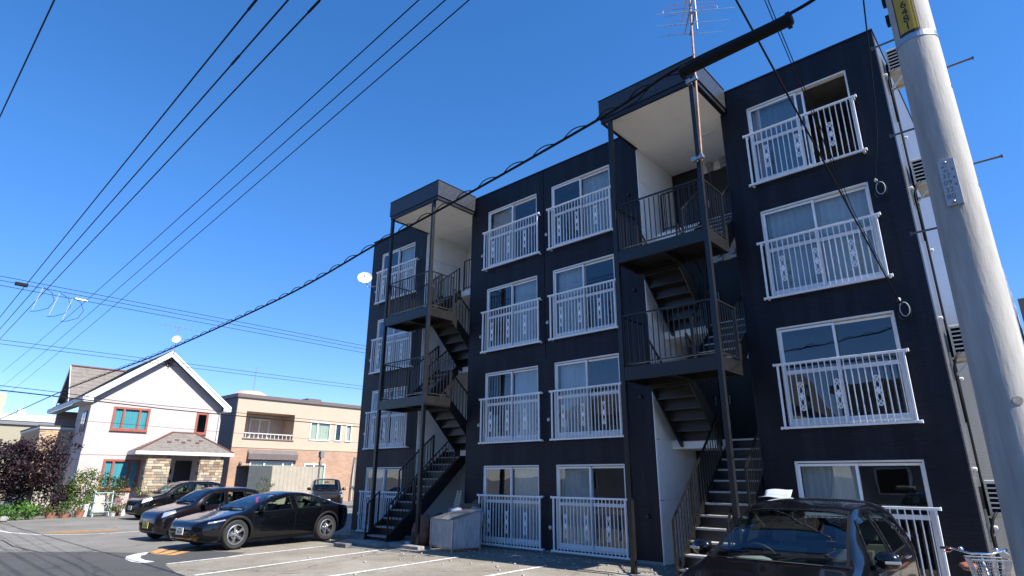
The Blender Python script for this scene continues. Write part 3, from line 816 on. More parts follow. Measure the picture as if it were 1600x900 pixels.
    rm.lathe([(0.0, tw/2-0.012), (0.04, tw/2-0.014), (0.055, tw/2-0.03), (0.055, 0.0)], (0, 0, 0), (0, 1, 0), 20)
    rme = rm.mesh('rim', [M['rim'], M['rimdark']], auto=40)
    for l in (sp['fa'], sp['ra']):
        for s in (-1, 1):
            y = s*(W_*0.985-tw/2-0.015)
            wh = MB(); wh.lathe([(0.0, -0.06), (0.12, -0.06), (0.12, 0.03), (0, 0.03)], (0, 0, 0), (0, 1, 0), 16)
            wo = bpy.data.objects.new('wheel', wh.mesh('brake_disc', M['galv'])); C.objects.link(wo); wo.parent = root
            wo.location = (X(l), y, r)
            if s < 0: wo.rotation_euler = (0, 0, math.pi)
            inst(tme, 'tyre', wo, (0, 0, 0)); inst(rme, 'rim', wo, (0, 0, 0))
            # wheel housing and arch lip
            h = MB(); R1 = r+0.05; ys = s*(W_*0.5); n = 28; vv = []
            for i in range(n+1):
                t = math.pi*(-0.12+1.24*i/n); cx, cz = X(l)+math.cos(t)*R1, max(0.14, r+math.sin(t)*R1)
                vv += [(cx, ys, cz), (cx, s*(max(side(L_/2-cx, cz), W_*0.8)-0.01), cz)]
            h.add(vv, [(2*i, 2*i+2, 2*i+3, 2*i+1) for i in range(n)]); h.add([vv[2*i] for i in range(n+1)], [tuple(range(n+1))])
            h.build('wheel_housing', M['black'], root, local=True)
            lip = MB(); vv = []; wl = sp.get('lip', 0.045)
            for i in range(n+1):
                t = math.pi*(-0.1+1.2*i/n)
                for RR, o in ((r+0.035, -0.02), (r+0.04, 0.012), (r+0.04+wl, 0.012), (r+0.04+wl+0.012, -0.004)):
                    cx, cz = X(l)+math.cos(t)*RR, max(0.19, r+math.sin(t)*RR); vv.append((cx, s*(side(L_/2-cx, max(cz, 0.24))+o), cz))
            lip.add(vv, [(4*i+k, 4*i+k+1, 4*i+k+5, 4*i+k+4) for i in range(n) for k in range(3)])
            lip.build('wheel_arch', sp.get('lip_mat', sp['paint']), root, smooth=True, local=True)
    # ---- lamps, plates, grille
    for q in sp['lamps']:
        for s in (-1, 1): quad_side(q, s, 0.006, 10, 5).build('headlight', sp.get('lamp_mat', M['headlamp']), root, smooth=True, local=True)
    for q in sp.get('tails', []):
        for s in (-1, 1): quad_side(q, s, 0.006, 6, 5).build('taillight', M['tail'], root, smooth=True, local=True)
    def front_x(y, z):
        """foremost x at (y,z)"""
        for l in [i*0.01 for i in range(0, 90)]:
            if side(l, z) >= abs(y) and interp(bot, l) <= z <= interp(top, l): return X(l)
        return X(0.5)
    for (y0, y1, z0, z1) in sp.get('intakes', []):
        g = MB(); n = 14; vv = []
        for i in range(n+1):
            y = lerp(y0, y1, i/n)
            for z in (z0, (z0+z1)/2, z1): vv.append((front_x(y, z)+0.008, y, z))
        g.add(vv, [(3*i+k, 3*i+3+k, 3*i+4+k, 3*i+k+1) for i in range(n) for k in range(2)])
        g.build('grille', M['black'], root, local=True)
    pz = sp.get('plate_z', 0.42); px = front_x(0.17, pz)+0.02
    p_ = MB(); p_.box(px, px+0.012, -0.165, 0.165, pz-0.0825, pz+0.0825); po = p_.build('license_plate', sp.get('plate', M['plate_w']), root, local=True)
    ink = MB()
    for y in (-0.09, -0.035, 0.035, 0.09): ink.box(px+0.0125, px+0.0135, y-0.019, y+0.019, pz-0.055, pz+0.02)
    ink.box(px+0.0125, px+0.0135, -0.06, 0.06, pz+0.04, pz+0.065); ink.build('plate_print', M['plate_ink'], po, local=True)
    # ---- mirrors
    ml, mz = sp['mirror']
    for s in (-1, 1):
        y = side(ml, mz-0.02)
        g = MB(); g.ball((X(ml)-0.01, s*(y+0.135), mz+0.05), 0.075, 0.115, 0.085, 14); g.bar((X(ml), s*(y-0.01), mz-0.02), (X(ml)-0.01, s*(y+0.09), mz+0.01), 0.06, 0.04)
        mo = g.build('door_mirror', sp['paint'], root, smooth=True, local=True)
        g = MB(); g.box(X(ml)-0.084, X(ml)-0.078, s*(y+0.135)-0.085, s*(y+0.135)+0.085, mz-0.005, mz+0.105); g.build('mirror_glass', M['chrome'], mo, local=True)
        if sp.get('mirror_lamp'):
            g = MB(); g.obox((X(ml)+0.06, s*(y+0.19), mz+0.045), (0.012, 0, 0), (0.02*-1, s*0.06, 0), (0, 0, 0.012)); g.build('mirror_lamp', M['headlamp'], mo, bevel=0.004, local=True)
    # ---- interior
    g = MB(); l0, l1 = sp['cabin']; hw = W_*0.78
    g.box(X(l1), X(l0), -hw, hw, 0.30, 0.36); g.box(X(l1), X(l1)+0.05, -hw, hw, 0.36, interp(belt, l1)-0.04)
    g.build('cabin_floor', M['seat'], root, local=True)
    g = MB(); dl = sp['dash']; dz = interp(top, sp['cowl'])-0.06
    g.prism([(X(sp['cowl']-0.12), -hw, dz), (X(dl), -hw, dz+0.015), (X(dl)-0.06, -hw, dz-0.06), (X(dl)-0.02, -hw, 0.5), (X(sp['cowl']-0.12), -hw, 0.5)], (0, 2*hw, 0))
    g.ball((X(dl)+0.12, -W_*0.4, dz+0.0), 0.16, 0.22, 0.07, 14)
    g.build('dashboard', M['dash'], root, local=True)
    # right-hand drive: driver sits on -y side
    g = MB(); c = Vector((X(dl)-0.16, -W_*0.42, dz+0.0)); ax = Vector((0.86, 0, -0.5)).normalized()
    g.lathe([(0.185+0.016*math.cos(t), 0.016*math.sin(t)) for t in [2*math.pi*i/8 for i in range(8)]], c, ax, 24, close=True)
    e1 = ax.cross(Vector((0, 1, 0))).normalized()
    g.bar(c-Vector((0, 0.17, 0)), c+Vector((0, 0.17, 0)), 0.03, 0.02, ax); g.bar(c, c+e1*0.17*(1 if e1.z < 0 else -1), 0.03, 0.02, ax); g.ball(c, 0.06)
    g.tube([c, c+ax*0.3], 0.03, 8)
    g.build('steering_wheel', M['black'], root, auto=40, local=True)
    def seat(l, y, hb):
        g = MB(); x = X(l)
        g.box(x-0.05, x+0.48, y-0.24, y+0.24, 0.36, 0.56); g.obox((x-0.13, y, 0.56+hb/2), (0.055, 0, 0.0), (0, 0.235, 0), (-0.10, 0, hb/2))
        g.obox((x-0.26, y, 0.56+hb+0.13), (0.04, 0, 0), (0, 0.125, 0), (-0.02, 0, 0.085))
        g.box(x-0.25, x-0.23, y-0.05, y-0.035, 0.5+hb, 0.56+hb+0.08); g.box(x-0.25, x-0.23, y+0.035, y+0.05, 0.5+hb, 0.56+hb+0.08)
        g.build('seat', M['seat'], root, bevel=0.03, local=True)
    for l in sp['seats']:
        for y in (-W_*0.42, W_*0.42): seat(l, y, sp.get('seat_h', 0.5))
    lm, zm = sp['cowl']+0.72*(ws[1][0]-ws[0][0]) if False else sp['mirror_in'][0], sp['mirror_in'][1]
    g = MB(); g.box(X(lm)-0.03, X(lm), -0.12, 0.12, zm-0.03, zm+0.035); g.tube([(X(lm)-0.01, 0, zm+0.03), (X(lm)+0.02, 0, zm+0.09)], 0.012, 6); g.build('rear_view_mirror', M['black'], root, bevel=0.01, local=True)
    # wipers
    g = MB(); wl0 = ws[0][0]
    for y0, y1 in ((-W_*0.55, 0.05), (0.0, W_*0.62)):
        a = Vector((X(wl0+0.03), y0, topz(wl0+0.03, y0)+0.025)); b = Vector((X(wl0+0.10), y1, topz(wl0+0.10, y1)+0.03)); g.bar(a, b, 0.018, 0.02)
        g.bar(Vector((X(wl0-0.02), y0+0.05, topz(wl0-0.02, y0+0.05)+0.02)), a.lerp(b, 0.45)+Vector((0, 0, 0.012)), 0.015, 0.012)
    g.build('wiper', M['black'], root, local=True)
    return root, X, side, topz

# sleek dark sedan in the bay nearest the street
k = 1.06
sedan = dict(zk=0.935, L=4.6*k, W=1.79*k, wr=0.345*k, fa=0.93*k, ra=3.68*k, paint=car_paint('midnight_blue_paint', (0.002, 0.0022, 0.0035)), lip=0.06, lip_mat=M['black'], spokes=5, twin=True,
    top=[(0,.60),(.03*k,.68),(.12*k,.745),(.45*k,.84),(.95*k,.955),(1.15*k,1.0),(1.7*k,1.26),(2.2*k,1.43),(2.6*k,1.50),(2.95*k,1.49),(3.4*k,1.40),(3.9*k,1.225),(4.25*k,1.10),(4.45*k,1.06),(4.54*k,1.02),(4.6*k,.86)],
    belt=[(0,.52),(.1*k,.66),(.5*k,.79),(1.2*k,.885),(2.2*k,.95),(3.2*k,1.02),(3.9*k,1.05),(4.4*k,1.03),(4.6*k,.84)],
    bot=[(0,.40),(.05*k,.28),(.25*k,.19),(.8*k,.17),(3.8*k,.18),(4.4*k,.27),(4.6*k,.42)],
    wid=[(0,.55),(.04*k,.68),(.15*k,.82),(.4*k,.94),(.9*k,1.0),(3.7*k,1.0),(4.2*k,.95),(4.45*k,.86),(4.56*k,.76),(4.6*k,.68)],
    roofw=[(0,.86),(1.0*k,.84),(1.3*k,.80),(2.1*k,.67),(2.6*k,.63),(3.3*k,.64),(4.0*k,.72),(4.4*k,.82),(4.6*k,.85)],
    windshield=[(1.17*k,-.69),(1.17*k,.69),(2.18*k,.54),(2.18*k,-.54)], rear=[(3.35*k,-.50),(3.35*k,.50),(4.12*k,.56),(4.12*k,-.56)],
    windows=[[(1.30*k,.935),(1.62*k,.955),(1.62*k,1.12),(1.60*k,1.115)], [(1.66*k,.955),(2.52*k,1.0),(2.52*k,1.375),(1.78*k,1.19)], [(2.66*k,1.01),(3.46*k,1.05),(3.38*k,1.33),(2.66*k,1.39)], [(3.52*k,1.06),(3.86*k,1.09),(3.84*k,1.13),(3.46*k,1.29)]],
    seams=[[(1.40*k,.30),(1.406*k,.30),(1.326*k,.90),(1.32*k,.90)], [(2.57*k,.30),(2.577*k,.30),(2.597*k,1.0),(2.59*k,1.0)], [(3.28*k,.62),(3.287*k,.62),(3.527*k,1.03),(3.52*k,1.03)], [(1.40*k,.30),(3.15*k,.30),(3.15*k,.308),(1.40*k,.308)]],
    handles=[(2.36*k,.90),(3.38*k,1.0)], sill=[[(1.32*k,.19),(3.28*k,.19),(3.28*k,.275),(1.32*k,.255)]],
    lamps=[[(.22*k,.70),(.62*k,.775),(.60*k,.80),(.24*k,.74)]], tails=[[(4.3*k,.98),(4.55*k,.95),(4.56*k,.98),(4.3*k,1.01)]],
    intakes=[(-.55,.55,.27,.44)], plate_z=.47, mirror=(1.52*k,.99), mirror_in=(2.05*k,1.28), cabin=(1.25*k,4.0*k), cowl=1.17*k, dash=1.72*k, seats=(2.45*k,3.35*k), seat_h=.48)
fd = math.atan2(-3.02, 0.42)
fx, fy = math.cos(fd), math.sin(fd)
# mid-point between the near-side wheel contacts, moved in by half the width
mx_, my_ = (-10.44-10.86)/2, (-5.32-2.30)/2
lx, ly = -fy, fx          # left of heading
if lx < 0: lx, ly = -lx, -ly
shift_mid = (sedan['fa']+sedan['ra'])/2 - sedan['L']/2
make_car('parked_sedan', 'sleek midnight-blue sedan with alloy wheels, nearest car of the left row', (mx_-lx*0.88+(-fx)*shift_mid*-1, my_-ly*0.88+(-fy)*shift_mid*-1, 0.012), fd, sedan)

kei = dict(L=3.45, W=1.50, wr=0.285, fa=0.62, ra=2.95, paint=car_paint('aubergine_paint', (0.006, 0.004, 0.006)), spokes=7, spw=0.05,
    top=[(0,.62),(.04,.72),(.12,.79),(.45,.90),(.80,.985),(.95,1.02),(1.3,1.28),(1.62,1.44),(2.0,1.50),(2.6,1.50),(3.0,1.45),(3.22,1.33),(3.36,1.0),(3.45,.72)],
    belt=[(0,.54),(.12,.70),(.5,.82),(1.0,.90),(2.0,.93),(3.0,.97),(3.3,.92),(3.45,.68)],
    bot=[(0,.36),(.05,.24),(.25,.18),(3.1,.18),(3.4,.28),(3.45,.36)],
    wid=[(0,.62),(.05,.78),(.2,.92),(.5,.99),(.9,1.0),(2.9,1.0),(3.25,.95),(3.4,.86),(3.45,.78)],
    roofw=[(0,.86),(.8,.84),(1.0,.82),(1.6,.76),(2.2,.75),(3.0,.77),(3.3,.82),(3.45,.85)],
    windshield=[(.96,-.60),(.96,.60),(1.60,.52),(1.60,-.52)], rear=[(3.05,-.47),(3.05,.47),(3.30,.52),(3.30,-.52)],
    windows=[[(1.18,.95),(1.95,.985),(1.95,1.37),(1.55,1.33)], [(2.03,.985),(2.62,1.0),(2.60,1.37),(2.03,1.37)], [(2.68,1.0),(3.02,1.03),(2.94,1.32),(2.66,1.36)]],
    seams=[[(1.06,.30),(1.066,.30),(1.016,.90),(1.01,.90)], [(1.98,.30),(1.986,.30),(1.996,.98),(1.99,.98)]],
    handles=[(1.82,.86),(2.55,.88)], lamps=[[(.10,.66),(.46,.79),(.44,.86),(.16,.80)]], tails=[[(3.02,1.0),(3.26,1.0),(3.20,1.26),(3.0,1.28)]],
    intakes=[(-.45,.45,.28,.48)], plate=M['plate_y'], plate_z=.44, mirror=(1.22,.98), mirror_in=(1.55,1.33), cabin=(1.0,3.1), cowl=.96, dash=1.35, seats=(1.95,2.7), seat_h=.5)
hd = R(-83)
make_car('parked_hatchback', 'aubergine hatchback with yellow plate, middle car of the left row', (-14.68, -4.42, 0.002), hd, kei)

mpv = dict(L=4.05, W=1.69, wr=0.30, fa=0.78, ra=3.35, paint=car_paint('black_paint', (0.004, 0.004, 0.0045)), spokes=7, spw=0.05, lamp_mat=M['headlamp_cream'],
    top=[(0,.66),(.04,.76),(.12,.84),(.5,.97),(.85,1.06),(1.0,1.10),(1.5,1.42),(1.85,1.58),(2.3,1.64),(3.2,1.62),(3.6,1.54),(3.85,1.36),(3.98,1.0),(4.05,.74)],
    belt=[(0,.56),(.12,.74),(.5,.86),(1.0,.95),(2.0,.98),(3.5,1.02),(3.9,.95),(4.05,.7)],
    bot=[(0,.36),(.05,.24),(.25,.19),(3.7,.19),(4.0,.28),(4.05,.38)],
    wid=[(0,.60),(.05,.76),(.2,.91),(.5,.99),(.9,1.0),(3.4,1.0),(3.8,.96),(3.98,.87),(4.05,.78)],
    roofw=[(0,.86),(.9,.84),(1.1,.82),(1.8,.74),(2.4,.73),(3.5,.74),(3.8,.80),(4.05,.85)],
    windshield=[(1.01,-.67),(1.01,.67),(1.80,.56),(1.80,-.56)], rear=[(3.62,-.5),(3.62,.5),(3.88,.55),(3.88,-.55)],
    windows=[[(1.30,1.0),(2.15,1.03),(2.15,1.49),(1.72,1.44)], [(2.25,1.03),(3.0,1.05),(2.98,1.49),(2.25,1.49)], [(3.08,1.06),(3.62,1.09),(3.48,1.42),(3.06,1.47)]],
    seams=[[(1.14,.30),(1.146,.30),(1.096,.95),(1.09,.95)], [(2.19,.30),(2.196,.30),(2.206,1.02),(2.2,1.02)]],
    handles=[(2.05,.92),(2.9,.95)], lamps=[[(.12,.70),(.52,.86),(.50,.94),(.18,.86)]], tails=[[(3.7,1.0),(3.96,1.0),(3.86,1.3),(3.68,1.3)]],
    intakes=[(-.5,.5,.30,.46)], plate_z=.5, mirror=(1.34,1.04), mirror_in=(1.72,1.45), cabin=(1.05,3.65), cowl=1.01, dash=1.5, seats=(2.15,3.0), seat_h=.55)
make_car('parked_minivan', 'black compact minivan with cream headlights, parked at the white house porch', (-25.1, -1.55, 0.0), R(-84), mpv)

suv = dict(L=4.1, W=1.70, wr=0.34, fa=0.78, ra=3.32, paint=car_paint('dark_brown_paint', (0.012, 0.009, 0.008)), spokes=6, spw=0.06,
    top=[(0,.80),(.03,.95),(.10,1.02),(.6,1.10),(1.0,1.14),(1.12,1.18),(1.5,1.58),(1.7,1.72),(2.1,1.77),(3.6,1.76),(3.85,1.72),(3.98,1.5),(4.05,1.0),(4.1,.8)],
    belt=[(0,.70),(.1,.92),(.6,1.02),(1.1,1.08),(2.0,1.10),(3.8,1.10),(4.1,.75)],
    bot=[(0,.42),(.05,.32),(.25,.26),(3.8,.26),(4.05,.34),(4.1,.42)],
    wid=[(0,.82),(.05,.90),(.2,.97),(.5,1.0),(3.6,1.0),(3.95,.96),(4.1,.88)],
    roofw=[(0,.92),(1.0,.90),(1.2,.88),(1.7,.82),(3.6,.82),(4.1,.88)],
    windshield=[(1.13,-.70),(1.13,.70),(1.66,.62),(1.66,-.62)], rear=[(3.88,-.6),(3.88,.6),(4.0,.62),(4.0,-.62)],
    windows=[[(1.42,1.13),(2.2,1.15),(2.2,1.62),(1.70,1.60)], [(2.3,1.15),(3.05,1.15),(3.05,1.62),(2.3,1.62)], [(3.14,1.15),(3.72,1.15),(3.66,1.60),(3.14,1.62)]],
    seams=[[(1.2,.40),(1.206,.40),(1.206,1.08),(1.2,1.08)], [(2.25,.40),(2.256,.40),(2.256,1.1),(2.25,1.1)]],
    handles=[(2.1,.98),(3.0,.98)], lamps=[[(.02,.80),(.14,.82),(.14,.97),(.04,.95)]], tails=[[(3.95,.9),(4.05,.9),(4.03,1.2),(3.95,1.2)]],
    intakes=[(-.5,.5,.78,.92),(-.5,.5,.42,.56)], plate_z=.62, mirror=(1.46,1.16), mirror_in=(1.62,1.56), cabin=(1.15,3.8), cowl=1.13, dash=1.45, seats=(2.15,3.0), seat_h=.6)
make_car('parked_suv', 'dark brown boxy SUV parked before the beige and brick house', (-25.6, 6.4, 0.0), R(-28), suv)

near = dict(zk=1.045, L=3.95, W=1.665, wr=0.29, fa=0.76, ra=3.30, paint=car_paint('near_black_paint', (0.003, 0.003, 0.004)), spokes=7, spw=0.05, mirror_lamp=True, handle_mat=M['chrome'],
    top=[(0,.62),(.04,.72),(.12,.80),(.5,.90),(.95,.985),(1.05,1.01),(1.5,1.27),(1.86,1.43),(2.2,1.505),(2.7,1.53),(3.3,1.49),(3.6,1.42),(3.8,1.24),(3.9,.98),(3.95,.7)],
    belt=[(0,.54),(.12,.70),(.5,.82),(1.0,.91),(2.0,.955),(3.3,1.03),(3.7,1.03),(3.95,.68)],
    bot=[(0,.36),(.05,.24),(.25,.18),(3.6,.18),(3.9,.28),(3.95,.36)],
    wid=[(0,.60),(.05,.76),(.2,.91),(.5,.99),(.9,1.0),(3.2,1.0),(3.6,.96),(3.85,.88),(3.95,.78)],
    roofw=[(0,.86),(.9,.84),(1.1,.82),(1.8,.71),(2.4,.70),(3.3,.70),(3.6,.74),(3.95,.85)],
    windshield=[(.97,-.67),(.97,.67),(1.84,.55),(1.84,-.55)], rear=[(3.58,-.45),(3.58,.45),(3.78,.50),(3.78,-.50)],
    windows=[[(1.38,.965),(2.22,1.0),(2.22,1.385),(1.80,1.345)], [(2.32,1.005),(3.05,1.04),(2.98,1.375),(2.32,1.39)], [(3.10,1.05),(3.38,1.09),(3.30,1.32),(3.06,1.36)]],
    seams=[[(1.18,.30),(1.186,.30),(1.136,.91),(1.13,.91)], [(2.25,.30),(2.256,.30),(2.276,1.0),(2.27,1.0)]],
    handles=[(2.1,.90),(2.95,.94)], lamps=[[(.12,.66),(.56,.80),(.54,.88),(.18,.80)]], tails=[[(3.62,.85),(3.86,.85),(3.78,1.15),(3.6,1.18)]],
    intakes=[(-.45,.45,.28,.46)], plate_z=.45, mirror=(1.36,.985), mirror_in=(1.74,1.31), cabin=(1.1,3.6), cowl=.97, dash=1.45, seats=(2.2,3.05), seat_h=.5)
nc, nX, nside, ntop = make_car('parked_compact_car', 'compact black car with a white sheet on its roof, nearest the camera', (3.74, -5.30, 0.006), R(-89), near)
for s in (-1, 1):                                     # smoked rain visors above the side glass
    for (a, b, za, zb) in ((1.78, 2.24, 1.41, 1.465), (2.30, 3.0, 1.465, 1.45)):
        g = MB(); vv = []
        for i in range(9):
            l = lerp(a, b, i/8); z = lerp(za, zb, i/8)
            vv += [(nX(l), s*(nside(l, z+0.012)+0.004), z+0.012), (nX(l), s*(nside(l, z-0.05)+0.016), z-0.045)]
        g.add(vv, [(2*i, 2*i+2, 2*i+3, 2*i+1) for i in range(8)]); g.build('rain_visor', M['carglass'], nc, smooth=True, local=True)
g = MB(); g.tube([(nX(3.3), 0.0, 1.565), (nX(3.42), 0.0, 1.62), (nX(3.62), 0, 1.94)], 0.004, 6); g.ball((nX(3.3), 0, 1.565), 0.03, 0.03, 0.02); g.build('aerial', M['black'], nc, local=True)
ws_ = MB(); me = []
for i in range(9):
    for j in range(4):
        u, v = i/8, j/3
        me.append((2.90+0.38*u+0.05*v, -4.23+0.16*v-0.1*u, 1.585+0.01*math.sin(u*5)+0.012*v+0.075*(1 if j == 3 else 0)+0.02*u*v))
ws_.add(me, [(i*4+j, (i+1)*4+j, (i+1)*4+j+1, i*4+j+1) for i in range(8) for j in range(3)])
o = ws_.build('paper_sheet', mat('white_card', (0.40, 0.43, 0.45), 0.7), None, smooth=True)
o.modifiers.new('thick', 'SOLIDIFY').thickness = 0.006
tag(o, 'white sheet of card lying on the roof of the nearest black car', 'sheet')

# ------------------------------------------------------------------ white gabled house across the side street
M['stucco'] = mat('pale_stucco', (0.45, 0.395, 0.375), 0.85, var=0.06, vs=1.5, bump=0.15, bs=40)
M['wtrim'] = mat('white_trim', (0.58, 0.58, 0.56), 0.6, var=0.05)
M['grey_side_j'] = mat('joint_grey', (0.28, 0.24, 0.23), 0.8)  # siding joint strip, darker than the stucco
M['redframe'] = mat('brick_red_frame', (0.30, 0.085, 0.055), 0.5, var=0.15)
M['teal'] = mat('teal_curtain', (0.16, 0.56, 0.62), 0.9, var=0.18, vs=10, stretch=(1, 1, 0.05))
M['shingle'] = mat('grey_shingle', (0.17, 0.152, 0.135), 0.9, var=0.3, vs=4, bump=0.4, bs=25)
M['shingle_dark'] = mat('dark_shingle', (0.095, 0.084, 0.076), 0.9, var=0.35, vs=4, bump=0.4, bs=25)
M['ridge'] = mat('ridge_brown', (0.14, 0.06, 0.05), 0.6, var=0.2)
STONE = [mat('veneer_stone_%s' % n, c, 0.85, var=0.25, vs=9, bump=0.5, bs=30) for n, c in (('tan', (0.34, 0.25, 0.16)), ('buff', (0.42, 0.33, 0.22)), ('brown', (0.22, 0.14, 0.09)), ('pale', (0.46, 0.39, 0.29)), ('grey', (0.25, 0.21, 0.165)))]
BRICKS = [mat('veneer_brick_%s' % n, c, 0.85, var=0.25, vs=9, bump=0.4, bs=30) for n, c in (('buff', (0.48, 0.32, 0.19)), ('tan', (0.55, 0.40, 0.25)), ('umber', (0.36, 0.22, 0.14)))]
M['mortar'] = mat('mortar', (0.40, 0.36, 0.31), 0.95, bump=0.3)
HA = R(88-90)                                   # local: +x = out of the gable wall, +y = along the wall to the right
HO = (-33.15, -4.463, 0)
hs = thing('gabled_house', 'white two-storey gabled house with red window frames and stone-faced porch', 'house', HO, HA)
def HB(name, m, par=hs, **k):
    class _B(MB): pass
    return None
U0, U1, HD = 0.45, 7.38, 9.5                    # wall left, right, depth
EZ, PK, UC = 5.95, 9.02, 3.88                   # eave height, ridge height, ridge position
def gz(u): return PK - abs(u-UC)*(PK-EZ)/UC
# gable wall with window openings (grid of cells)
wins = [(1.58, 3.36, 4.31, 5.54), (5.97, 6.60, 4.33, 5.54), (1.60, 3.36, 1.12, 2.69)]
mb = MB()
us = sorted({U0, U1} | {w_[0] for w_ in wins} | {w_[1] for w_ in wins}); zs_ = sorted({0.0, 5.85} | {w_[2] for w_ in wins} | {w_[3] for w_ in wins})
for i in range(len(us)-1):
    for j in range(len(zs_)-1):
        c = ((us[i]+us[i+1])/2, (zs_[j]+zs_[j+1])/2)
        if any(a < c[0] < b and e < c[1] < f for a, b, e, f in wins): continue
        mb.box(-0.2, 0, us[i], us[i+1], zs_[j], zs_[j+1])
mb.prism([(0, U0, 5.85), (0, U1, 5.85), (0, U1, gz(U1)-0.28), (0, UC, PK-0.28), (0, U0, gz(U0)-0.28)], (-0.2, 0, 0))
mb.box(-HD, -0.2, U0, U0+0.2, 0, 4.3); mb.box(-3.1, -0.2, U0, U0+0.2, 4.3, 5.9); mb.box(-HD, -3.1, 1.6, 1.8, 4.3, 5.9); mb.box(-3.3, -3.1, U0+0.2, 1.6, 4.3, 5.9); mb.box(-HD, -3.3, U0+0.2, 1.6, 4.2, 4.3); mb.box(-HD, -0.2, U1-0.2, U1, 0, 5.9); mb.box(-HD-0.2, -HD, U0, U1, 0, 5.9)
mb.build('wall', M['stucco'], hs, local=True)
fl = MB(); fl.box(-HD, -0.2, U0+0.2, U1-0.2, 2.78, 2.9); fl.box(-2.2, -2.1, U0+0.2, U1-0.2, 0.0, 2.78); fl.box(-2.2, -2.1, U0+0.2, U1-0.2, 2.9, 5.8); fl.build('inner_wall', M['room'], hs, local=True)
def hwin(a, b, e, f, divs, curtain, name='window'):
    mb = MB(); t = 0.085
    mb.box(-0.10, 0.045, a-0.03, a+t, e-0.03, f+0.03); mb.box(-0.10, 0.045, b-t, b+0.03, e-0.03, f+0.03)
    mb.box(-0.10, 0.045, a+t, b-t, f-t, f+0.03); mb.box(-0.10, 0.05, a+t, b-t, e-0.03, e+t)
    for d in divs: mb.box(-0.09, 0.04, d-0.055, d+0.055, e+t, f-t)
    o = mb.build(name, M['redframe'], hs, local=True)
    ed = [a+t] + list(divs) + [b-t]
    for i in range(len(ed)-1):
        p = MB(); p.box(-0.02, -0.014, ed[i]+(0.055 if i else 0), ed[i+1]-(0.055 if i < len(ed)-2 else 0), e+t, f-t); p.build('pane', M['glass'], o, local=True)
    if curtain:
        c = MB(); n = 40; vs = []
        for i in range(n+1):
            y = lerp(a+0.04, b-0.04, i/n); vs += [(-0.055+0.015*math.sin(i*2.1), y, e), (-0.055+0.015*math.sin(i*2.1), y, f)]
        c.add(vs, [(2*i, 2*i+2, 2*i+3, 2*i+1) for i in range(n)]); c.build('curtain', curtain, o, smooth=True, local=True)
    s_ = MB(); s_.box(0.046, 0.09, a-0.05, b+0.05, e-0.07, e-0.03); s_.build('sill', M['redframe'], o, local=True)
hwin(*wins[0], (2.08, 2.88), M['teal']); hwin(*wins[1], (), None); hwin(*wins[2], (2.06, 2.86), M['teal'])
# main roof: two slopes built up of overlapping shingle courses
roof = MB()
OVF, OVB = 0.35, -HD-0.5
n = 22
for side_ in (-1, 1):
    for i in range(n):
        a, b = i/n, (i+1)/n
        u0, u1 = UC+side_*UC*(1-a) - side_*0.0, UC+side_*UC*(1-b)
        z0, z1 = lerp(EZ, PK, a), lerp(EZ, PK, b)
        roof.add([(OVF, u0, z0+0.05), (OVF, u1, z1+0.025), (OVB, u1, z1+0.025), (OVB, u0, z0+0.05), (OVF, u0, z0+0.012), (OVB, u0, z0+0.012)], [(0, 1, 2, 3), (0, 3, 5, 4)])
roof.prism([(OVF, -0.0, EZ), (OVF, UC, PK), (OVF, 2*UC, EZ), (OVF, 2*UC, EZ-0.1), (OVF, UC, PK-0.16), (OVF, 0, EZ-0.1)], (OVB-OVF, 0, 0))
ro = roof.build('roof', M['shingle_dark'], hs, local=True)
rd = MB(); rd.prism([(OVF+0.01, UC-0.12, PK-0.06), (OVF+0.01, UC, PK+0.075), (OVF+0.01, UC+0.12, PK-0.06)], (OVB-OVF-0.02, 0, 0)); rd.build('ridge_cap', M['ridge'], ro, local=True)
fa = MB()                                        # white barge boards with returned ends
for s_ in (-1, 1):
    ue = UC+s_*(UC+0.02)
    fa.prism([(OVF+0.004, ue, EZ+0.03), (OVF+0.004, UC, PK+0.0), (OVF+0.004, UC, PK-0.34), (OVF+0.004, ue-s_*0.45, EZ-0.02), (OVF+0.004, ue-s_*0.45, EZ-0.26), (OVF+0.004, ue, EZ-0.26)], (0.05, 0, 0))
    fa.prism([(OVF+0.056, ue, EZ+0.05), (OVF+0.056, UC, PK+0.03), (OVF+0.056, UC, PK-0.10), (OVF+0.056, ue, EZ-0.08)], (0.03, 0, 0))
    fa.box(-HD-0.4, OVF, min(ue, ue+s_*0.04), max(ue, ue+s_*0.04), EZ-0.22, EZ+0.02)
fa.build('barge_board', M['wtrim'], hs, local=True)
for s_ in (-1, 1):
    sf = MB(); ue = UC+s_*UC; sf.box(-HD-0.4, OVF, min(ue, ue-s_*0.46), max(ue, ue-s_*0.46), EZ-0.25, EZ-0.235)
    sf.build('eave_soffit', M['wtrim'], hs, local=True)
em = MB(); ec = (0.03, 3.88, 8.33)               # wrought iron emblem under the ridge
for a in range(3):
    t = a*math.pi/3+math.pi/2; d = Vector((0, math.cos(t), math.sin(t)))*0.30; em.bar(Vector(ec)-d, Vector(ec)+d, 0.03, 0.03, (1, 0, 0))
em.lathe([(0.16, -0.012), (0.19, -0.012), (0.19, 0.012), (0.16, 0.012)], ec, (1, 0, 0), 20, close=True)
for s_ in (-1, 1): em.lathe([(0.075, -0.012), (0.1, -0.012), (0.1, 0.012), (0.075, 0.012)], (ec[0], ec[1]+s_*0.24, ec[2]+0.20), (1, 0, 0), 14, close=True)
em.build('iron_emblem', M['black'], hs, local=True)
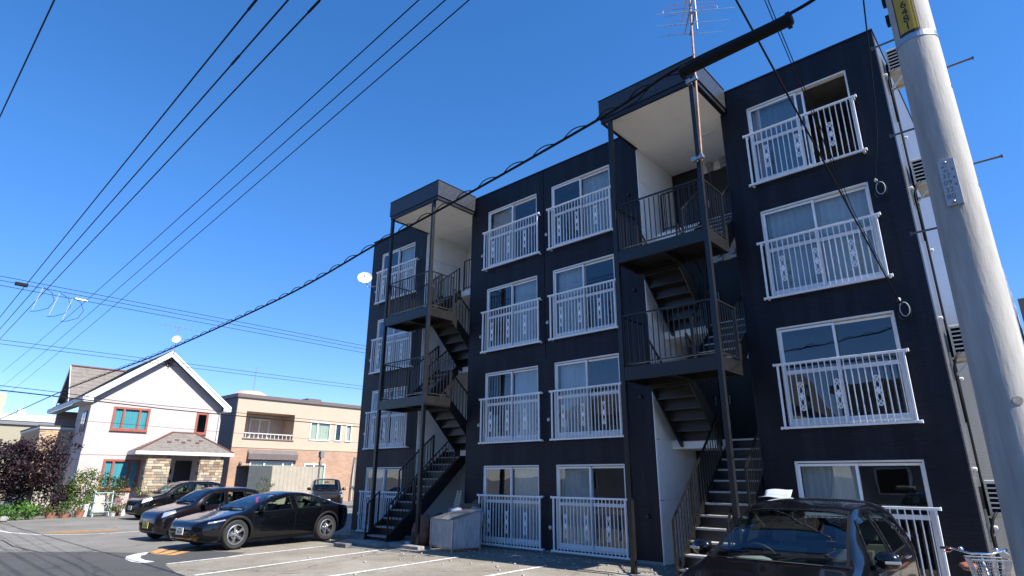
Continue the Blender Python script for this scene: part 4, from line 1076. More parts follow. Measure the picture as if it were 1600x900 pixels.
# dormer on the street-left slope
do = MB(); dn0, dn1, da, dz = -9.1, -5.5, 0.62, 8.62
dm = (dn0+dn1)/2
do.prism([(dn0+0.25, da, 6.4), (dn1-0.25, da, 6.4), (dm, da, dz-0.1)], (0, 2.6, 0)); dr = do.build('dormer', M['stucco'], hs, local=True)
dp = MB(); nn = 9
for s_ in (-1, 1):
    ne = dn1 if s_ > 0 else dn0
    for i in range(nn):
        a, b = i/nn, (i+1)/nn
        x0, x1 = lerp(ne, dm, a), lerp(ne, dm, b); z0, z1 = lerp(6.35, dz, a), lerp(6.35, dz, b)
        dp.add([(x0, da-0.35, z0+0.05), (x1, da-0.35, z1+0.02), (x1, 3.6, z1+0.02), (x0, 3.6, z0+0.05), (x0, da-0.35, z0), (x0, 3.6, z0)], [(0, 1, 2, 3), (0, 3, 5, 4)])
dp.build('dormer_roof', M['shingle'], dr, local=True)
dt = MB(); dt.prism([(dn0, da-0.36, 6.36), (dm, da-0.36, dz+0.02), (dn1, da-0.36, 6.36), (dn1, da-0.36, 6.18), (dm, da-0.36, dz-0.2), (dn0, da-0.36, 6.18)], (0, -0.04, 0)); dt.build('dormer_fascia', M['wtrim'], dr, local=True)
dc = MB(); dc.box(dm-0.11, dm+0.11, da-0.36, 3.4, dz-0.01, dz+0.07); dc.build('dormer_ridge', M['ridge'], dr, local=True)
# side window on the left wall
sw_ = MB(); sw_.box(-1.5, -0.45, U0-0.04, U0+0.02, 4.15, 5.3); so_ = sw_.build('window', mat('brown_frame', (0.09, 0.06, 0.05), 0.5), hs, local=True)
for i in range(2):
    p = MB(); p.box(-1.42+0.49*i, -1.02+0.49*i, U0-0.05, U0-0.042, 4.55, 5.2); p.build('pane', mat('pane_grey', (0.10, 0.13, 0.16), 0.05, spec=0.9), so_, local=True)
# brick-faced bay with a balcony on top
bb = MB(); B0, B1, BN0, BN1, BT = -1.10, 0.448, -9.8, -3.0, 4.35
bb.box(BN0, BN1, B0, B1, 0, BT); bay = bb.build('balcony_bay', M['mortar'], hs, local=True)
bt = MB(); bt.box(BN0-0.06, BN1+0.06, B0-0.06, B1, BT, BT+0.12); bt.build('balcony_coping', M['wtrim'], bay, local=True)
bt = MB(); bt.box(BN0-0.08, BN1+0.08, B0-0.08, B1, BT+0.122, BT+0.20); bt.build('balcony_rail', M['shingle_dark'], bay, local=True)
bms = [MB().box(0, 0.02, -0.118, 0.118, -0.042, 0.042).mesh('brick', m) for m in BRICKS]
rows_ = int(BT/0.095)
for j in range(14, rows_):
    z = 0.05+j*0.095
    if z > BT-0.05: break
    for i in range(7):
        y = B0+0.12+i*0.245-(0.12 if j % 2 else 0)
        if y-0.118 < B0-0.001 or y+0.118 > B1: continue
        inst(random.choice(bms), 'brick', bay, (BN1+0.001, y, z))
bside = [MB().box(-0.118, 0.118, -0.02, 0, -0.042, 0.042).mesh('brick', m) for m in BRICKS]
rest = MB()
for j in range(14, rows_):
    z = 0.05+j*0.095
    if z > BT-0.05: break
    for i in range(27):
        x = BN1-0.12-i*0.245-(0.12 if j % 2 else 0)
        if x-0.118 < BN0: continue
        rest.box(x-0.118, x+0.118, B0-0.02, B0-0.001, z-0.042, z+0.042)
tag(rest.build('brick_courses', BRICKS[0], bay, local=True), kind='stuff')
# porch with stone-faced piers
pr = MB(); PE0, PE1, PN = 2.66, 7.86, 1.6; PZ = 2.98
ridge0, ridge1, RZ = 4.78, 6.04, 4.30
porch = MB(); porch.box(0.0, PN-0.1, PE0+0.1, PE1-0.1, PZ-0.02, PZ+0.06); po_ = porch.build('porch_roof', M['wtrim'], hs, local=True)
nn = 11
pm = MB()
def lp(a, b, t): return tuple(lerp(p, q, t) for p, q in zip(a, b))
E0, E1, E2, E3 = (0, PE0, PZ+0.18), (PN, PE0, PZ+0.18), (PN, PE1, PZ+0.18), (0, PE1, PZ+0.18)
G0, G1 = (0.002, ridge0, RZ), (0.002, ridge1, RZ)
for (A, B, T0, T1) in ((E1, E2, G0, G1), (E0, E1, G0, G0), (E2, E3, G1, G1)):
    for i in range(nn):
        a, b = i/nn, (i+1)/nn
        p0, p1, q1, q0 = lp(A, T0, a), lp(B, T1, a), lp(B, T1, b), lp(A, T0, b)
        pm.add([(p0[0], p0[1], p0[2]+0.035), (p1[0], p1[1], p1[2]+0.035), (q1[0], q1[1], q1[2]+0.012), (q0[0], q0[1], q0[2]+0.012), p0, p1], [(0, 1, 2, 3), (0, 4, 5, 1)])
pm.build('porch_shingles', M['shingle'], po_, local=True)
for A, T in ((E1, G0), (E2, G1), (G0, G1)):
    h = MB(); h.bar((A[0], A[1], A[2]+0.03), (T[0], T[1], T[2]+0.04), 0.13, 0.07); h.build('hip_cap', M['ridge'], po_, local=True)
h = MB(); h.box(PN-0.02, PN+0.04, PE0-0.03, PE1+0.03, PZ, PZ+0.19); h.box(0, PN-0.02, PE0-0.03, PE0+0.03, PZ, PZ+0.19); h.box(0, PN-0.02, PE1-0.03, PE1+0.03, PZ, PZ+0.19); h.build('porch_fascia', M['wtrim'], po_, local=True)
for i in range(6):                               # small snow guards on the porch shingles
    t = 0.45+0.12*(i % 2); c = lp(lp(E1, E2, 0.25+0.11*i), lp(G0, G1, 0.12*i+0.15), t); g = MB(); g.box(c[0]-0.03, c[0]+0.05, c[1]-0.10, c[1]+0.10, c[2]+0.02, c[2]+0.10); g.build('snow_guard', M['ridge'], po_, local=True)
for (a, b) in ((3.34, 4.50), (6.12, 7.38)):
    p = MB(); p.box(0.95, 1.42, a, b, 0, PZ-0.025); pier = p.build('stone_pier', M['mortar'], hs, local=True)
    for z in [0.07+0.148*i for i in range(20)]:
        y = a - random.uniform(0, 0.2)
        while y < b-0.02:
            wd = random.uniform(0.22, 0.5); y0, y1 = max(a-0.02, y), min(b+0.02, y+wd)
            if y1-y0 > 0.06:
                d = random.uniform(0.02, 0.055); g = MB(); g.box(1.42, 1.42+d, y0+0.008, y1-0.008, z-0.064, z+0.064); g.build('stone', random.choice(STONE), pier, local=True)
            y += wd
        g = MB(); g.box(0.95, 1.41, a-0.05, a-0.001, z-0.064, z+0.064); g.build('stone', random.choice(STONE), pier, local=True)
g = MB(); g.box(0.0, 0.06, 5.2, 6.1, 0.1, 2.72); dd = g.build('door', M['door'], hs, local=True)
g = MB(); g.bar((0.1, 5.35, 1.0), (0.1, 5.35, 1.5), 0.03, 0.03); g.build('handle', M['galv'], dd, local=True)
g = MB(); g.box(0, 1.5, 3.2, 7.5, 0, 0.12); g.build('porch_step', M['concrete'], hs, local=True)
g = MB(); g.lathe([(0.0, 0.18), (0.07, 0.12), (0.08, -0.1), (0.0, -0.16)], (0.12, 4.95, 2.1), (0, 0, 1), 10); g.build('porch_lamp', M['black'], hs, auto=40, local=True)
for i, (za, zb) in enumerate(((1.5, 1.62), (1.2, 1.3))):
    g = MB(); g.box(0.005, 0.05, 4.6, 5.1, za, zb); g.build('wall_rack', M['black'], hs, local=True)
g = MB(); g.tube([(0.06, U1-0.1, 5.7), (0.06, U1-0.1, 0.1)], 0.04, 8); g.build('downpipe', M['wtrim'], hs, local=True)
g = MB(); g.box(0.001, 0.012, U0, U1, 2.93, 2.955); g.build('siding_joint', M['grey_side_j'], hs, local=True)
# roof dish and small aerial at the gable tip
dsh = thing('satellite_dish', 'small round satellite dish above the white house ridge', 'satellite dish', (-32.55, -0.55, 9.0))
g = MB(); g.tube([(-32.55, -0.55, 8.95), (-32.55, -0.55, 10.6)], 0.025, 8); g.build('mast', M['galv'], dsh)
def dish(c, n_, r, par, mm):
    c, n_ = Vector(c), Vector(n_).normalized()
    g = MB(); prof = [(r*i/6, 0.28*r*(i/6)**2) for i in range(7)]; prof2 = [(r*1.02, 0.29*r), (r*1.02, 0.26*r)] + [(r*i/6, 0.28*r*(i/6)**2-0.012) for i in range(5, -1, -1)]
    g.lathe(prof+prof2, c, n_, 28); o = g.build('reflector', mm, par, auto=50)
    t = n_.cross(Vector((0, 0, 1))).normalized(); dn = -t.cross(n_).normalized()
    if dn.z > 0: dn = -dn
    g = MB(); a, b = c+dn*r*0.95+n_*0.2*r, c+dn*r*0.3+n_*r*1.05; g.tube([a, b], 0.008, 6); g.tube([b-n_*0.04, b+n_*0.03], 0.025, 10); g.build('feed_arm', M['galv'], par)
M['dish'] = mat('dish_white', (0.55, 0.55, 0.53), 0.5)
dish((-32.45, -0.55, 9.72), (0.75, -0.62, 0.35), 0.25, dsh, M['dish'])
ae = thing('yagi_aerial', 'slim yagi aerial on the mast over the white house dish', 'aerial', (-32.55, -0.55, 10.25))
g = MB(); g.bar((-33.0, -1.2, 10.62), (-32.2, 0.35, 10.40), 0.03, 0.03)
for i in range(7):
    c = Vector((-33.0, -1.2, 10.62)).lerp(Vector((-32.2, 0.35, 10.40)), i/6); g.bar(c-Vector((0.18, -0.09, 0)), c+Vector((0.18, -0.09, 0)), 0.015, 0.015)
g.build('boom', M['galv'], ae)

# ------------------------------------------------------------------ beige and brick house behind
M['beige'] = mat('beige_siding', (0.43, 0.34, 0.255), 0.85, var=0.06, vs=1.4, bump=0.1, bs=30)
M['brick_wall'] = tile_mat('orange_brick', (0.46, 0.285, 0.19), (0.43, 0.285, 0.2), 1.0, 0.30, 0.09, rough=0.85, var=0.25, axis='yz', msize=0.012)
M['cream_curtain'] = mat('cream_curtain', (0.66, 0.66, 0.46), 0.95, var=0.25, vs=9, stretch=(1, 1, 0.04))
M['grey_side'] = mat('grey_siding', (0.17, 0.17, 0.18), 0.8, var=0.1)
M['taupe'] = mat('taupe_metal', (0.13, 0.105, 0.095), 0.5, var=0.15)
Bx, By0, By1, Bz = -38.0, 6.0, 19.5, 7.42
bh = thing('brick_house', 'two-storey house, beige above and orange brick below, with flat roof', 'house', (Bx, 12, 0))
def bpl(mb, ya, yb, za, zb, mi=0, x=Bx, t=0.2): mb.box(x-t, x, ya, yb, za, zb, mi)
SPL = 3.9
# windows: (y0,y1,z0,z1)
up = [(6.55+0.2, 10.55, 4.55, 6.45)]             # balcony recess
upw = [(11.9, 13.75, 4.60, 6.05), (14.15, 14.78, 4.62, 6.02), (15.15, 15.75, 4.62, 6.02)]
low = [(7.45, 10.8, 1.05, 2.95), (11.75, 13.6, 0.60, 2.85)]
def grid_wall(mb, ya, yb, za, zb, holes_):
    us = sorted({ya, yb} | {h[0] for h in holes_} | {h[1] for h in holes_}); zz = sorted({za, zb} | {h[2] for h in holes_} | {h[3] for h in holes_})
    for i in range(len(us)-1):
        for j in range(len(zz)-1):
            c = ((us[i]+us[i+1])/2, (zz[j]+zz[j+1])/2)
            if any(a < c[0] < b and e < c[1] < f for a, b, e, f in holes_): continue
            bpl(mb, us[i], us[i+1], zz[j], zz[j+1])
m1 = MB(); grid_wall(m1, By0, By1, SPL, Bz, up+upw); m1.build('upper_wall', M['beige'], bh)
m2 = MB(); grid_wall(m2, By0, By1, 0, SPL, low); m2.build('lower_wall', M['brick_wall'], bh)
m3 = MB(); m3.box(-47, Bx-0.2, By0, By0+0.2, 0, Bz); m3.box(-47, Bx-0.2, By1-0.2, By1, 0, Bz); m3.box(-47, -46.8, By0+0.2, By1-0.2, 0, Bz); m3.build('side_wall', M['grey_side'], bh)
m4 = MB(); m4.box(-47, Bx+0.12, By0-0.12, By1+0.12, Bz, Bz+0.26); m4.box(-46.8, Bx-0.3, By0+0.2, By1-0.2, Bz+0.26, Bz+0.30); ro4 = m4.build('roof', M['taupe'], bh)
m5 = MB(); m5.lathe([(1.35, 0), (1.2, 0.22), (0.8, 0.42), (0.0, 0.5)], (-40, 7.7, Bz+0.28), (0, 0, 1), 20); m5.build('roof_vent', mat('copper_vent', (0.55, 0.33, 0.28), 0.5), ro4, auto=50)
m5 = MB(); m5.box(-40, -38.9, 12.0, 13.2, Bz+0.3, Bz+0.55); m5.build('skylight', M['taupe'], ro4)
m5 = MB(); m5.tube([(-40, 7.9, Bz+0.7), (-40, 7.9, Bz+2.7)], 0.02, 6); m5.build('aerial', M['galv'], ro4)
bd = MB(); bd.box(Bx+0.001, Bx+0.03, By0, By1, SPL-0.04, SPL+0.05); bd.build('band_course', M['beige'], bh)
rc = MB(); a, b, e, f = up[0]; d = 1.6
rc.box(Bx-d-0.1, Bx-d, a, b, e-0.3, f+0.1); rc.box(Bx-d, Bx-0.2, a-0.1, a, e-0.3, f+0.1); rc.box(Bx-d, Bx-0.2, b, b+0.1, e-0.3, f+0.1); rc.box(Bx-d, Bx-0.2, a, b, f, f+0.1); rc.box(Bx-d, Bx-0.2, a, b, e-0.3, e-0.2)
rc.build('balcony_recess', M['beige'], bh)
rl = MB(); rl.box(Bx-0.1, Bx-0.04, a, b, e+0.32, e+0.38)
for i in range(12): rl.box(Bx-0.085, Bx-0.055, lerp(a, b, (i+0.5)/12)-0.02, lerp(a, b, (i+0.5)/12)+0.02, e, e+0.32)
rl.build('balcony_rail', M['wtrim'], bh)
si = MB(); si.box(Bx+0.001, Bx+0.05, a-0.1, b+0.1, e-0.1, e-0.02); si.build('balcony_sill', M['taupe'], bh)
def bwin(ya, yb, za, zb, divs, x=Bx, cur=True, proud=0.05, m=None):
    mb = MB(); t = 0.11
    mb.box(x-0.12, x+proud, ya, ya+t, za, zb); mb.box(x-0.12, x+proud, yb-t, yb, za, zb); mb.box(x-0.12, x+proud, ya+t, yb-t, zb-t, zb); mb.box(x-0.12, x+proud, ya+t, yb-t, za, za+t)
    for d in divs: mb.box(x-0.11, x+proud-0.01, d-0.07, d+0.07, za+t, zb-t)
    o = mb.build('window', m or M['wtrim'], bh); ed = [ya+t]+list(divs)+[yb-t]
    for i in range(len(ed)-1):
        p = MB(); p.box(x-0.02, x-0.013, ed[i]+(0.07 if i else 0), ed[i+1]-(0.07 if i < len(ed)-2 else 0), za+t, zb-t); p.build('pane', M['glass'], o)
    c = MB(); n = 36; vs = []
    for i in range(n+1):
        y = lerp(ya+0.05, yb-0.05, i/n); vs += [(x-0.07+0.02*math.sin(i*2.2), y, za+0.05), (x-0.07+0.02*math.sin(i*2.2), y, zb-0.05)]
    c.add(vs, [(2*i, 2*i+2, 2*i+3, 2*i+1) for i in range(n)]); c.build('curtain', M['cream_curtain'] if cur else M['dark'], o, smooth=True)
bwin(*upw[0], (12.6,)); bwin(*upw[1], (), cur=False); bwin(*upw[2], ())
bwin(*low[0], (8.55, 10.0)); bwin(*low[1], (12.6,))
bwin(7.75, 9.35, 4.32, 6.1, (8.55,), x=Bx-1.59, cur=False)
aw = MB(); aw.prism([(Bx+0.002, 7.2, 3.75), (Bx+0.26, 7.2, 3.45), (Bx+0.26, 7.2, 3.05), (Bx+0.002, 7.2, 3.05)], (0, 3.85, 0)); aw.build('window_awning', M['taupe'], bh)
lmp = MB(); lmp.ball((Bx+0.1, 6.75, 2.75), 0.1, 0.1, 0.16); lmp.build('wall_lamp', M['taupe'], bh, smooth=True)
sp_ = MB(); sp_.ball((Bx+0.1, 16.6, 2.3), 0.14); sp_.build('globe_lamp', M['wtrim'], bh, smooth=True)
# glazed entrance porch
gp = MB(); g0, g1, gx = 16.2, 19.3, Bx+1.9
for y in (g0, g1):
    for x in (Bx+0.05, gx): gp.box(x-0.05, x+0.05, y-0.05, y+0.05, 0, 3.1 if x == gx else 3.35)
for y in (g0, (g0+g1)/2, g1): gp.bar((Bx+0.05, y, 3.4), (gx+0.15, y, 3.12), 0.08, 0.1)
for z in (0.1, 1.9, 3.08): gp.box(gx-0.045, gx+0.045, g0+0.05, g1-0.05, z-0.06, z+0.06)
gp.box(gx-0.045, gx+0.045, (g0+g1)/2-0.05, (g0+g1)/2+0.05, 0.16, 3.02)
gpo = gp.build('glass_porch', M['wtrim'], bh)
for (ya, yb) in ((g0+0.06, (g0+g1)/2-0.06), ((g0+g1)/2+0.06, g1-0.06)):
    for za, zb in ((0.18, 1.82), (1.98, 3.0)):
        p = MB(); p.box(gx-0.006, gx, ya, yb, za, zb); p.build('pane', M['glass'], gpo)
p = MB(); p.prism([(Bx+0.05, g0, 3.46), (gx+0.2, g0, 3.18), (gx+0.2, g0, 3.19), (Bx+0.05, g0, 3.47)], (0, g1-g0, 0)); p.build('pane', M['glass'], gpo)
p = MB(); p.box(Bx+0.001, Bx+0.04, 16.9, 17.9, 0.1, 2.5); p.build('door', M['taupe'], bh)
# storage shed with corrugated side
shd = thing('storage_shed', 'corrugated storage shed, dark on its left face, before the brick house', 'shed', (-34.2, 6.6, 0))
s1 = MB(); s1.prism([(-34.3, 5.75, 0), (-34.3, 7.35, 0), (-34.3, 7.35, 2.45), (-34.3, 7.25, 2.55), (-34.3, 5.9, 2.55), (-34.3, 5.75, 2.42)], (0.1, 0, 0)); s1.build('end_panel', mat('slate_panel', (0.055, 0.062, 0.065), 0.5, var=0.15), shd)
corr = MB(); n = 60; vs = []
for i in range(n+1):
    y = lerp(7.36, 11.0, i/n); x = -34.25+0.05*math.sin(i*math.pi*2/5); vs += [(x, y, 0), (x, y, 2.55)]
corr.add(vs, [(2*i, 2*i+2, 2*i+3, 2*i+1) for i in range(n)]); corr.build('corrugated_side', mat('ivory_sheet', (0.36, 0.32, 0.26), 0.6, var=0.15, vs=2), shd, smooth=True)
s2 = MB(); s2.box(-36.2, -34.32, 5.78, 11.0, 2.5, 2.56); s2.box(-36.2, -36.1, 5.78, 11, 0, 2.5); s2.build('shed_roof', M['grey_side'], shd)
lp_ = thing('street_post', 'thin dark lamp post standing before the brick house wall', 'post', (-31.5, 9.3, 0))
g = MB(); g.tube([(-31.5, 9.3, 0), (-31.5, 9.3, 3.55)], 0.06, 10); g.build('shaft', M['taupe'], lp_)
g = MB(); g.box(-31.62, -31.3, 9.2, 9.5, 3.1, 3.5); g.build('lamp_head', M['grey_side'], lp_, bevel=0.03)
g = MB(); g.box(-31.6, -31.4, 9.25, 9.42, 2.6, 2.85); g.build('meter_box', M['grey_side'], lp_, bevel=0.03)

# ------------------------------------------------------------------ distant buildings at the edges
lb = thing('flat_roofed_building', 'pale beige flat-roofed building at the far left behind the purple tree', 'building', (-60, -10, 0))
g = MB(); g.box(-70, -56, -22, -0.8, 0, 6.05); g.build('wall', mat('olive_beige', (0.31, 0.28, 0.20), 0.85, var=0.06), lb)
g = MB(); g.box(-70.2, -55.8, -22.2, -0.6, 6.05, 6.55); g.build('roof_edge', M['wtrim'], lb)
g = MB(); g.box(-70.1, -55.85, -22.1, -0.65, 5.75, 6.04); g.build('gutter', M['grey_side'], lb)
for y0, z0 in ((-7.6, 2.7), (-14, 2.7)):
    g = MB(); g.box(-56.05, -55.97, y0, y0+3.3, z0, z0+1.9); o = g.build('window', mat('brown_dark', (0.06, 0.045, 0.04), 0.4), lb)
    for i in range(2):
        p = MB(); p.box(-55.965, -55.955, y0+0.12+1.6*i, y0+1.6+1.6*i-0.05, z0+0.12, z0+1.75); p.build('pane', mat('pane_brown', (0.10, 0.08, 0.07), 0.08, spec=0.8), o)
g = MB(); g.box(-58.5, -57.3, -6.0, -4.6, 6.56, 8.3); g.build('chimney', M['beige'], lb)
g = MB(); g.box(-58, -57.5, -3.6, -3.1, 6.56, 7.1); g.build('roof_box', M['wtrim'], lb)
g = MB(); g.tube([(-57.7, -1.3, 6.56), (-57.7, -1.3, 8.2)], 0.03, 6); g.build('roof_aerial', M['wtrim'], lb)
# building with scaffolding behind the utility pole
rb = thing('scaffolded_building', 'dark sheeted building with scaffold poles, glimpsed right of the utility pole', 'building', (8.5, 16, 0))
g = MB(); g.box(6.0, 16, 7.0, 24, 0, 5.5); g.build('wall', mat('dark_sheeting', (0.03, 0.032, 0.035), 0.8, var=0.3, vs=2), rb)
g = MB(); g.box(5.95, 16.1, 6.9, 24, 5.5, 6.3); g.build('parapet', mat('tan_parapet', (0.22, 0.19, 0.16), 0.8, var=0.2), rb)
g = MB(); 
for y in (5.9, 6.7, 8.5, 10.3): g.tube([(5.82, y, 0), (5.82, y, 6.9)], 0.03, 6)
for z in (1.8, 3.6, 5.4, 6.6): g.tube([(5.82, 5.7, z), (5.82, 12, z)], 0.025, 6)
g.build('scaffold', M['galv'], rb)
# buildings opposite, behind the viewpoint: seen in the ground-floor glass
ob = thing('tan_house', 'tan house across the street, seen only mirrored in the ground-floor glass', 'house', (-12, -24, 0))
g = MB(); g.box(-22, -6, -33, -24, 0, 6.2); g.build('wall', mat('tan_wall', (0.42, 0.36, 0.27), 0.85, var=0.1), ob)
g = MB(); g.prism([(-22.5, -33.4, 6.2), (-22.5, -23.5, 6.2), (-22.5, -28.5, 8.3)], (17, 0, 0)); g.build('roof', M['shingle_dark'], ob)
for x in (-20, -16, -12, -8.6):
    for z in (1.0, 3.9):
        g = MB(); g.box(x-0.8, x+0.8, -24.02, -23.96, z, z+1.4); o = g.build('window', M['wtrim'], ob)
        p = MB(); p.box(x-0.7, x+0.7, -23.955, -23.95, z+0.1, z+1.3); p.build('pane', M['dark'], o)
ob2 = thing('grey_house', 'grey house across the street, seen only mirrored in the right-hand glass', 'house', (3, -26, 0))
g = MB(); g.box(-3, 10, -36, -25, 0, 6.5); g.build('wall', mat('grey_wall', (0.22, 0.22, 0.21), 0.85, var=0.1), ob2)
g = MB(); g.box(-3.4, 10.4, -36.4, -24.6, 6.5, 6.9); g.build('roof', M['taupe'], ob2)
for x in (-1, 3.5, 8):
    for z in (1.0, 3.9):
        g = MB(); g.box(x-0.9, x+0.9, -25.02, -24.96, z, z+1.4); o = g.build('window', M['wtrim'], ob2)
        p = MB(); p.box(x-0.8, x+0.8, -24.955, -24.95, z+0.1, z+1.3); p.build('pane', M['dark'], o)

# ------------------------------------------------------------------ utility pole
PX, PYY = 5.87, -7.3
up_ = thing('utility_pole', 'round grey concrete utility pole with yellow number band and white plate', 'pole', (PX, PYY, 0))
r0p, r1p = 0.185, 0.11
def prad(z): return lerp(r0p, r1p, z/11.0)
g = MB(); g.lathe([(prad(z), z) for z in [0, 1, 2, 3, 4, 5, 6, 8, 11]]+[(0, 11)], (PX, PYY, 0), (0, 0, 1), 48); g.build('shaft', M['pole'], up_, auto=50)
def wrap(mb, z0, z1, a0, a1, off, mi=0, n=14):
    vs = []
    for i in range(n+1):
        t = lerp(a0, a1, i/n)
        for z in (z0, z1): r = prad(z)+off; vs.append((PX+math.cos(t)*r, PYY+math.sin(t)*r, z))
    mb.add(vs, [(2*i, 2*i+2, 2*i+3, 2*i+1) for i in range(n)], mi); return mb
M['signyellow'] = mat('sign_yellow', (0.50, 0.31, 0.015), 0.5, var=0.1)
M['bolt'] = mat('shaded_bolt', (0.16, 0.16, 0.17), 0.55, metal=0.5, var=0.2)  # darker base colour stands in for shade on the step bolts
M['signwhite'] = mat('sign_white', (0.42, 0.43, 0.44), 0.45)
M['ink'] = mat('sign_ink', (0.015, 0.015, 0.015), 0.6)
M['ink_grey'] = mat('plate_engraving', (0.16, 0.16, 0.17), 0.6)
def text_mesh(s, size):
    cu_ = bpy.data.curves.new('txt', 'FONT'); cu_.body = s; cu_.size = size; cu_.align_x = 'CENTER'; cu_.align_y = 'CENTER'; cu_.resolution_u = 3
    ob = bpy.data.objects.new('txt', cu_); C.objects.link(ob)
    dg = bpy.context.evaluated_depsgraph_get(); me = ob.evaluated_get(dg).to_mesh()
    v = [tuple(p.co) for p in me.vertices]; f = [tuple(p.vertices) for p in me.polygons]
    ob.evaluated_get(dg).to_mesh_clear(); bpy.data.objects.remove(ob); bpy.data.curves.remove(cu_)
    return v, f
def pole_text(mb, s, size, zc, ac, off, mi=0, sx=1.0):
    v, f = text_mesh(s, size); vs = []
    for x, y, _ in v:
        z = zc+y; r = prad(z)+off; t = ac + sx*x/r; vs.append((PX+math.cos(t)*r, PYY+math.sin(t)*r, z))
    mb.add(vs, f, mi)
A0 = math.atan2(-12.709-PYY, 6.115-PX)           # bearing of the street side
az = A0-0.10
g = wrap(MB(), 5.40, 6.75, az-0.62, az+0.42, 0.003); yb = g.build('number_band', M['signyellow'], up_)
g = MB(); wrap(g, 5.40, 6.75, az-0.62, az-0.57, 0.006); wrap(g, 5.40, 6.75, az+0.37, az+0.42, 0.006); wrap(g, 5.40, 5.425, az-0.57, az+0.37, 0.006)
for i, ch in enumerate('6481'): pole_text(g, ch, 0.10, 5.695-0.075*i, az-0.10, 0.007, sx=0.95)
g.build('band_print', M['ink'], yb)
g = MB(); wrap(g, 5.345, 5.395, A0-2.9, A0+3.1, 0.004, n=40); g.build('steel_strap', M['galv'], up_)
g = MB(); wrap(g, 6.2, 6.23, A0-2.9, A0-0.8, 0.006, n=30); g.build('steel_strap', M['galv'], up_)
for z in (5.72, 5.93):
    g = MB(); t = A0-1.75; c = Vector((PX+math.cos(t)*prad(z), PYY+math.sin(t)*prad(z), z)); g.obox(c, (0.03, 0, 0), (0, 0.03, 0), (0, 0, 0.045)); g.build('clamp', M['black'], up_)
pa = az+0.03
pc = Vector((PX+math.cos(pa)*(prad(4)+0.012), PYY+math.sin(pa)*(prad(4)+0.012), 3.98)); pn = Vector((math.cos(pa), math.sin(pa), 0)); pt = Vector((-math.sin(pa), math.cos(pa), 0))
g = MB(); g.obox(pc, pt*0.048, pn*0.006, (0, 0, 0.19)); g.obox(pc+pt*0.052-pn*0.012, pt*0.004, pn*0.018, (0, 0, 0.19)); pw = g.build('number_plate', M['signwhite'], up_)
g = MB()
for s_, dz, sz, dx in (('A1', 0.13, 0.035, 0), ('40', 0.095, 0.035, 0), ('37', 0.05, 0.06, 0), ('09', -0.005, 0.06, 0), ('32', -0.065, 0.06, 0), ('80', -0.12, 0.06, 0)):
    v, f = text_mesh(s_, sz*0.95); g.add([pc+pn*0.0075+pt*(x+dx-0.01)+Vector((0, 0, y+dz)) for x, y, _ in v], f)
for dz in (0.10, 0.03, -0.03): g.obox(pc+pn*0.0075+pt*0.036+Vector((0, 0, dz)), pt*0.006, pn*0.0005, (0, 0, 0.009))
g.build('plate_print', M['ink_grey'], pw)
for dz in (0.165, -0.165):
    g = MB(); g.ball(pc+pn*0.008+Vector((0, 0, dz)), 0.012); g.build('plate_screw', M['galv'], pw, smooth=True)
for i, z in enumerate((1.9, 2.35, 2.8, 3.25, 3.7, 4.15, 4.6, 5.05, 5.5, 5.95)):
    s_ = 1 if i % 2 else -1
    t = 0.0 if s_ > 0 else math.pi
    if z < 3.3: continue
    d = Vector((math.cos(t), math.sin(t), 0)); a = Vector((PX, PYY, z))+d*(prad(z)-0.02); b = a+d*0.20
    g = MB(); g.tube([a, b], 0.009, 8); g.tube([b-d*0.012, b], 0.016, 8); g.build('step_bolt', M['bolt'], up_, auto=50)
t = az+0.45; c = Vector((PX+math.cos(t)*prad(2.32), PYY+math.sin(t)*prad(2.32), 2.32)); g = MB(); g.lathe([(0, 0.003), (0.03, 0.003), (0.032, -0.005)], c, (math.cos(t), math.sin(t), 0), 18); g.build('plug', M['concrete'], up_)

# ------------------------------------------------------------------ overhead cables: every run a thing of its own
def wire(name, label, pts, r, cat='cable', group=None, n=6, sub=12, sag=0.0, m=None):
    P = [Vector(p) for p in pts]; out = []
    if len(P) == 2:
        out = [P[0].lerp(P[1], i/sub) - Vector((0, 0, sag*4*(i/sub)*(1-i/sub))) for i in range(sub+1)]
    else:                                            # Catmull-Rom
        for i in range(len(P)-1):
            a, b, c, d = P[max(i-1, 0)], P[i], P[i+1], P[min(i+2, len(P)-1)]
            for j in range(sub):
                t = j/sub; out.append(0.5*((2*b)+(c-a)*t+(2*a-5*b+4*c-d)*t*t+(3*b-3*c+d-a)*t**3))
        out.append(P[-1])
    o = MB().tube(out, r, n).build(name, m or M['cable'], None, smooth=True)
    return tag(o, label, cat, group), out
def ext(a, b, k): a, b = Vector(a), Vector(b); return a+(b-a)*k
GP = 'wires along the street'
for i, (a, b, lab) in enumerate((((-3.62,-9.35,10.5),(-38.6,-8.3,10.5),'thick street wire, leftmost of the three that meet the top edge together'), ((-3.17,-8.94,10.5),(-41.6,-7.8,10.5),'thick street wire, middle of the three that meet the top edge together'), ((-2.71,-8.53,10.5),(-45.1,-7.3,10.5),'thick street wire, rightmost of the three that meet the top edge together'))):
    a2 = ext(b, a, 1.4); o, pts = wire('overhead_wire', lab, [a2, ext(a, b, 1.25)], 0.017, group=GP, sag=0.0, sub=20)
    va, vb = Vector(a), Vector(b); t = ((-3.75+3.62)/(b[0]-a[0]), (-5.62-a[0])/(b[0]-a[0]), (-2.95-a[0])/(b[0]-a[0]))[i] if i else 0.004
    c = va.lerp(vb, t); u_ = (vb-va).normalized()*0.22
    MB().tube([c-u_, c+u_], 0.026, 8).build('wire_splice', M['cable'], o)
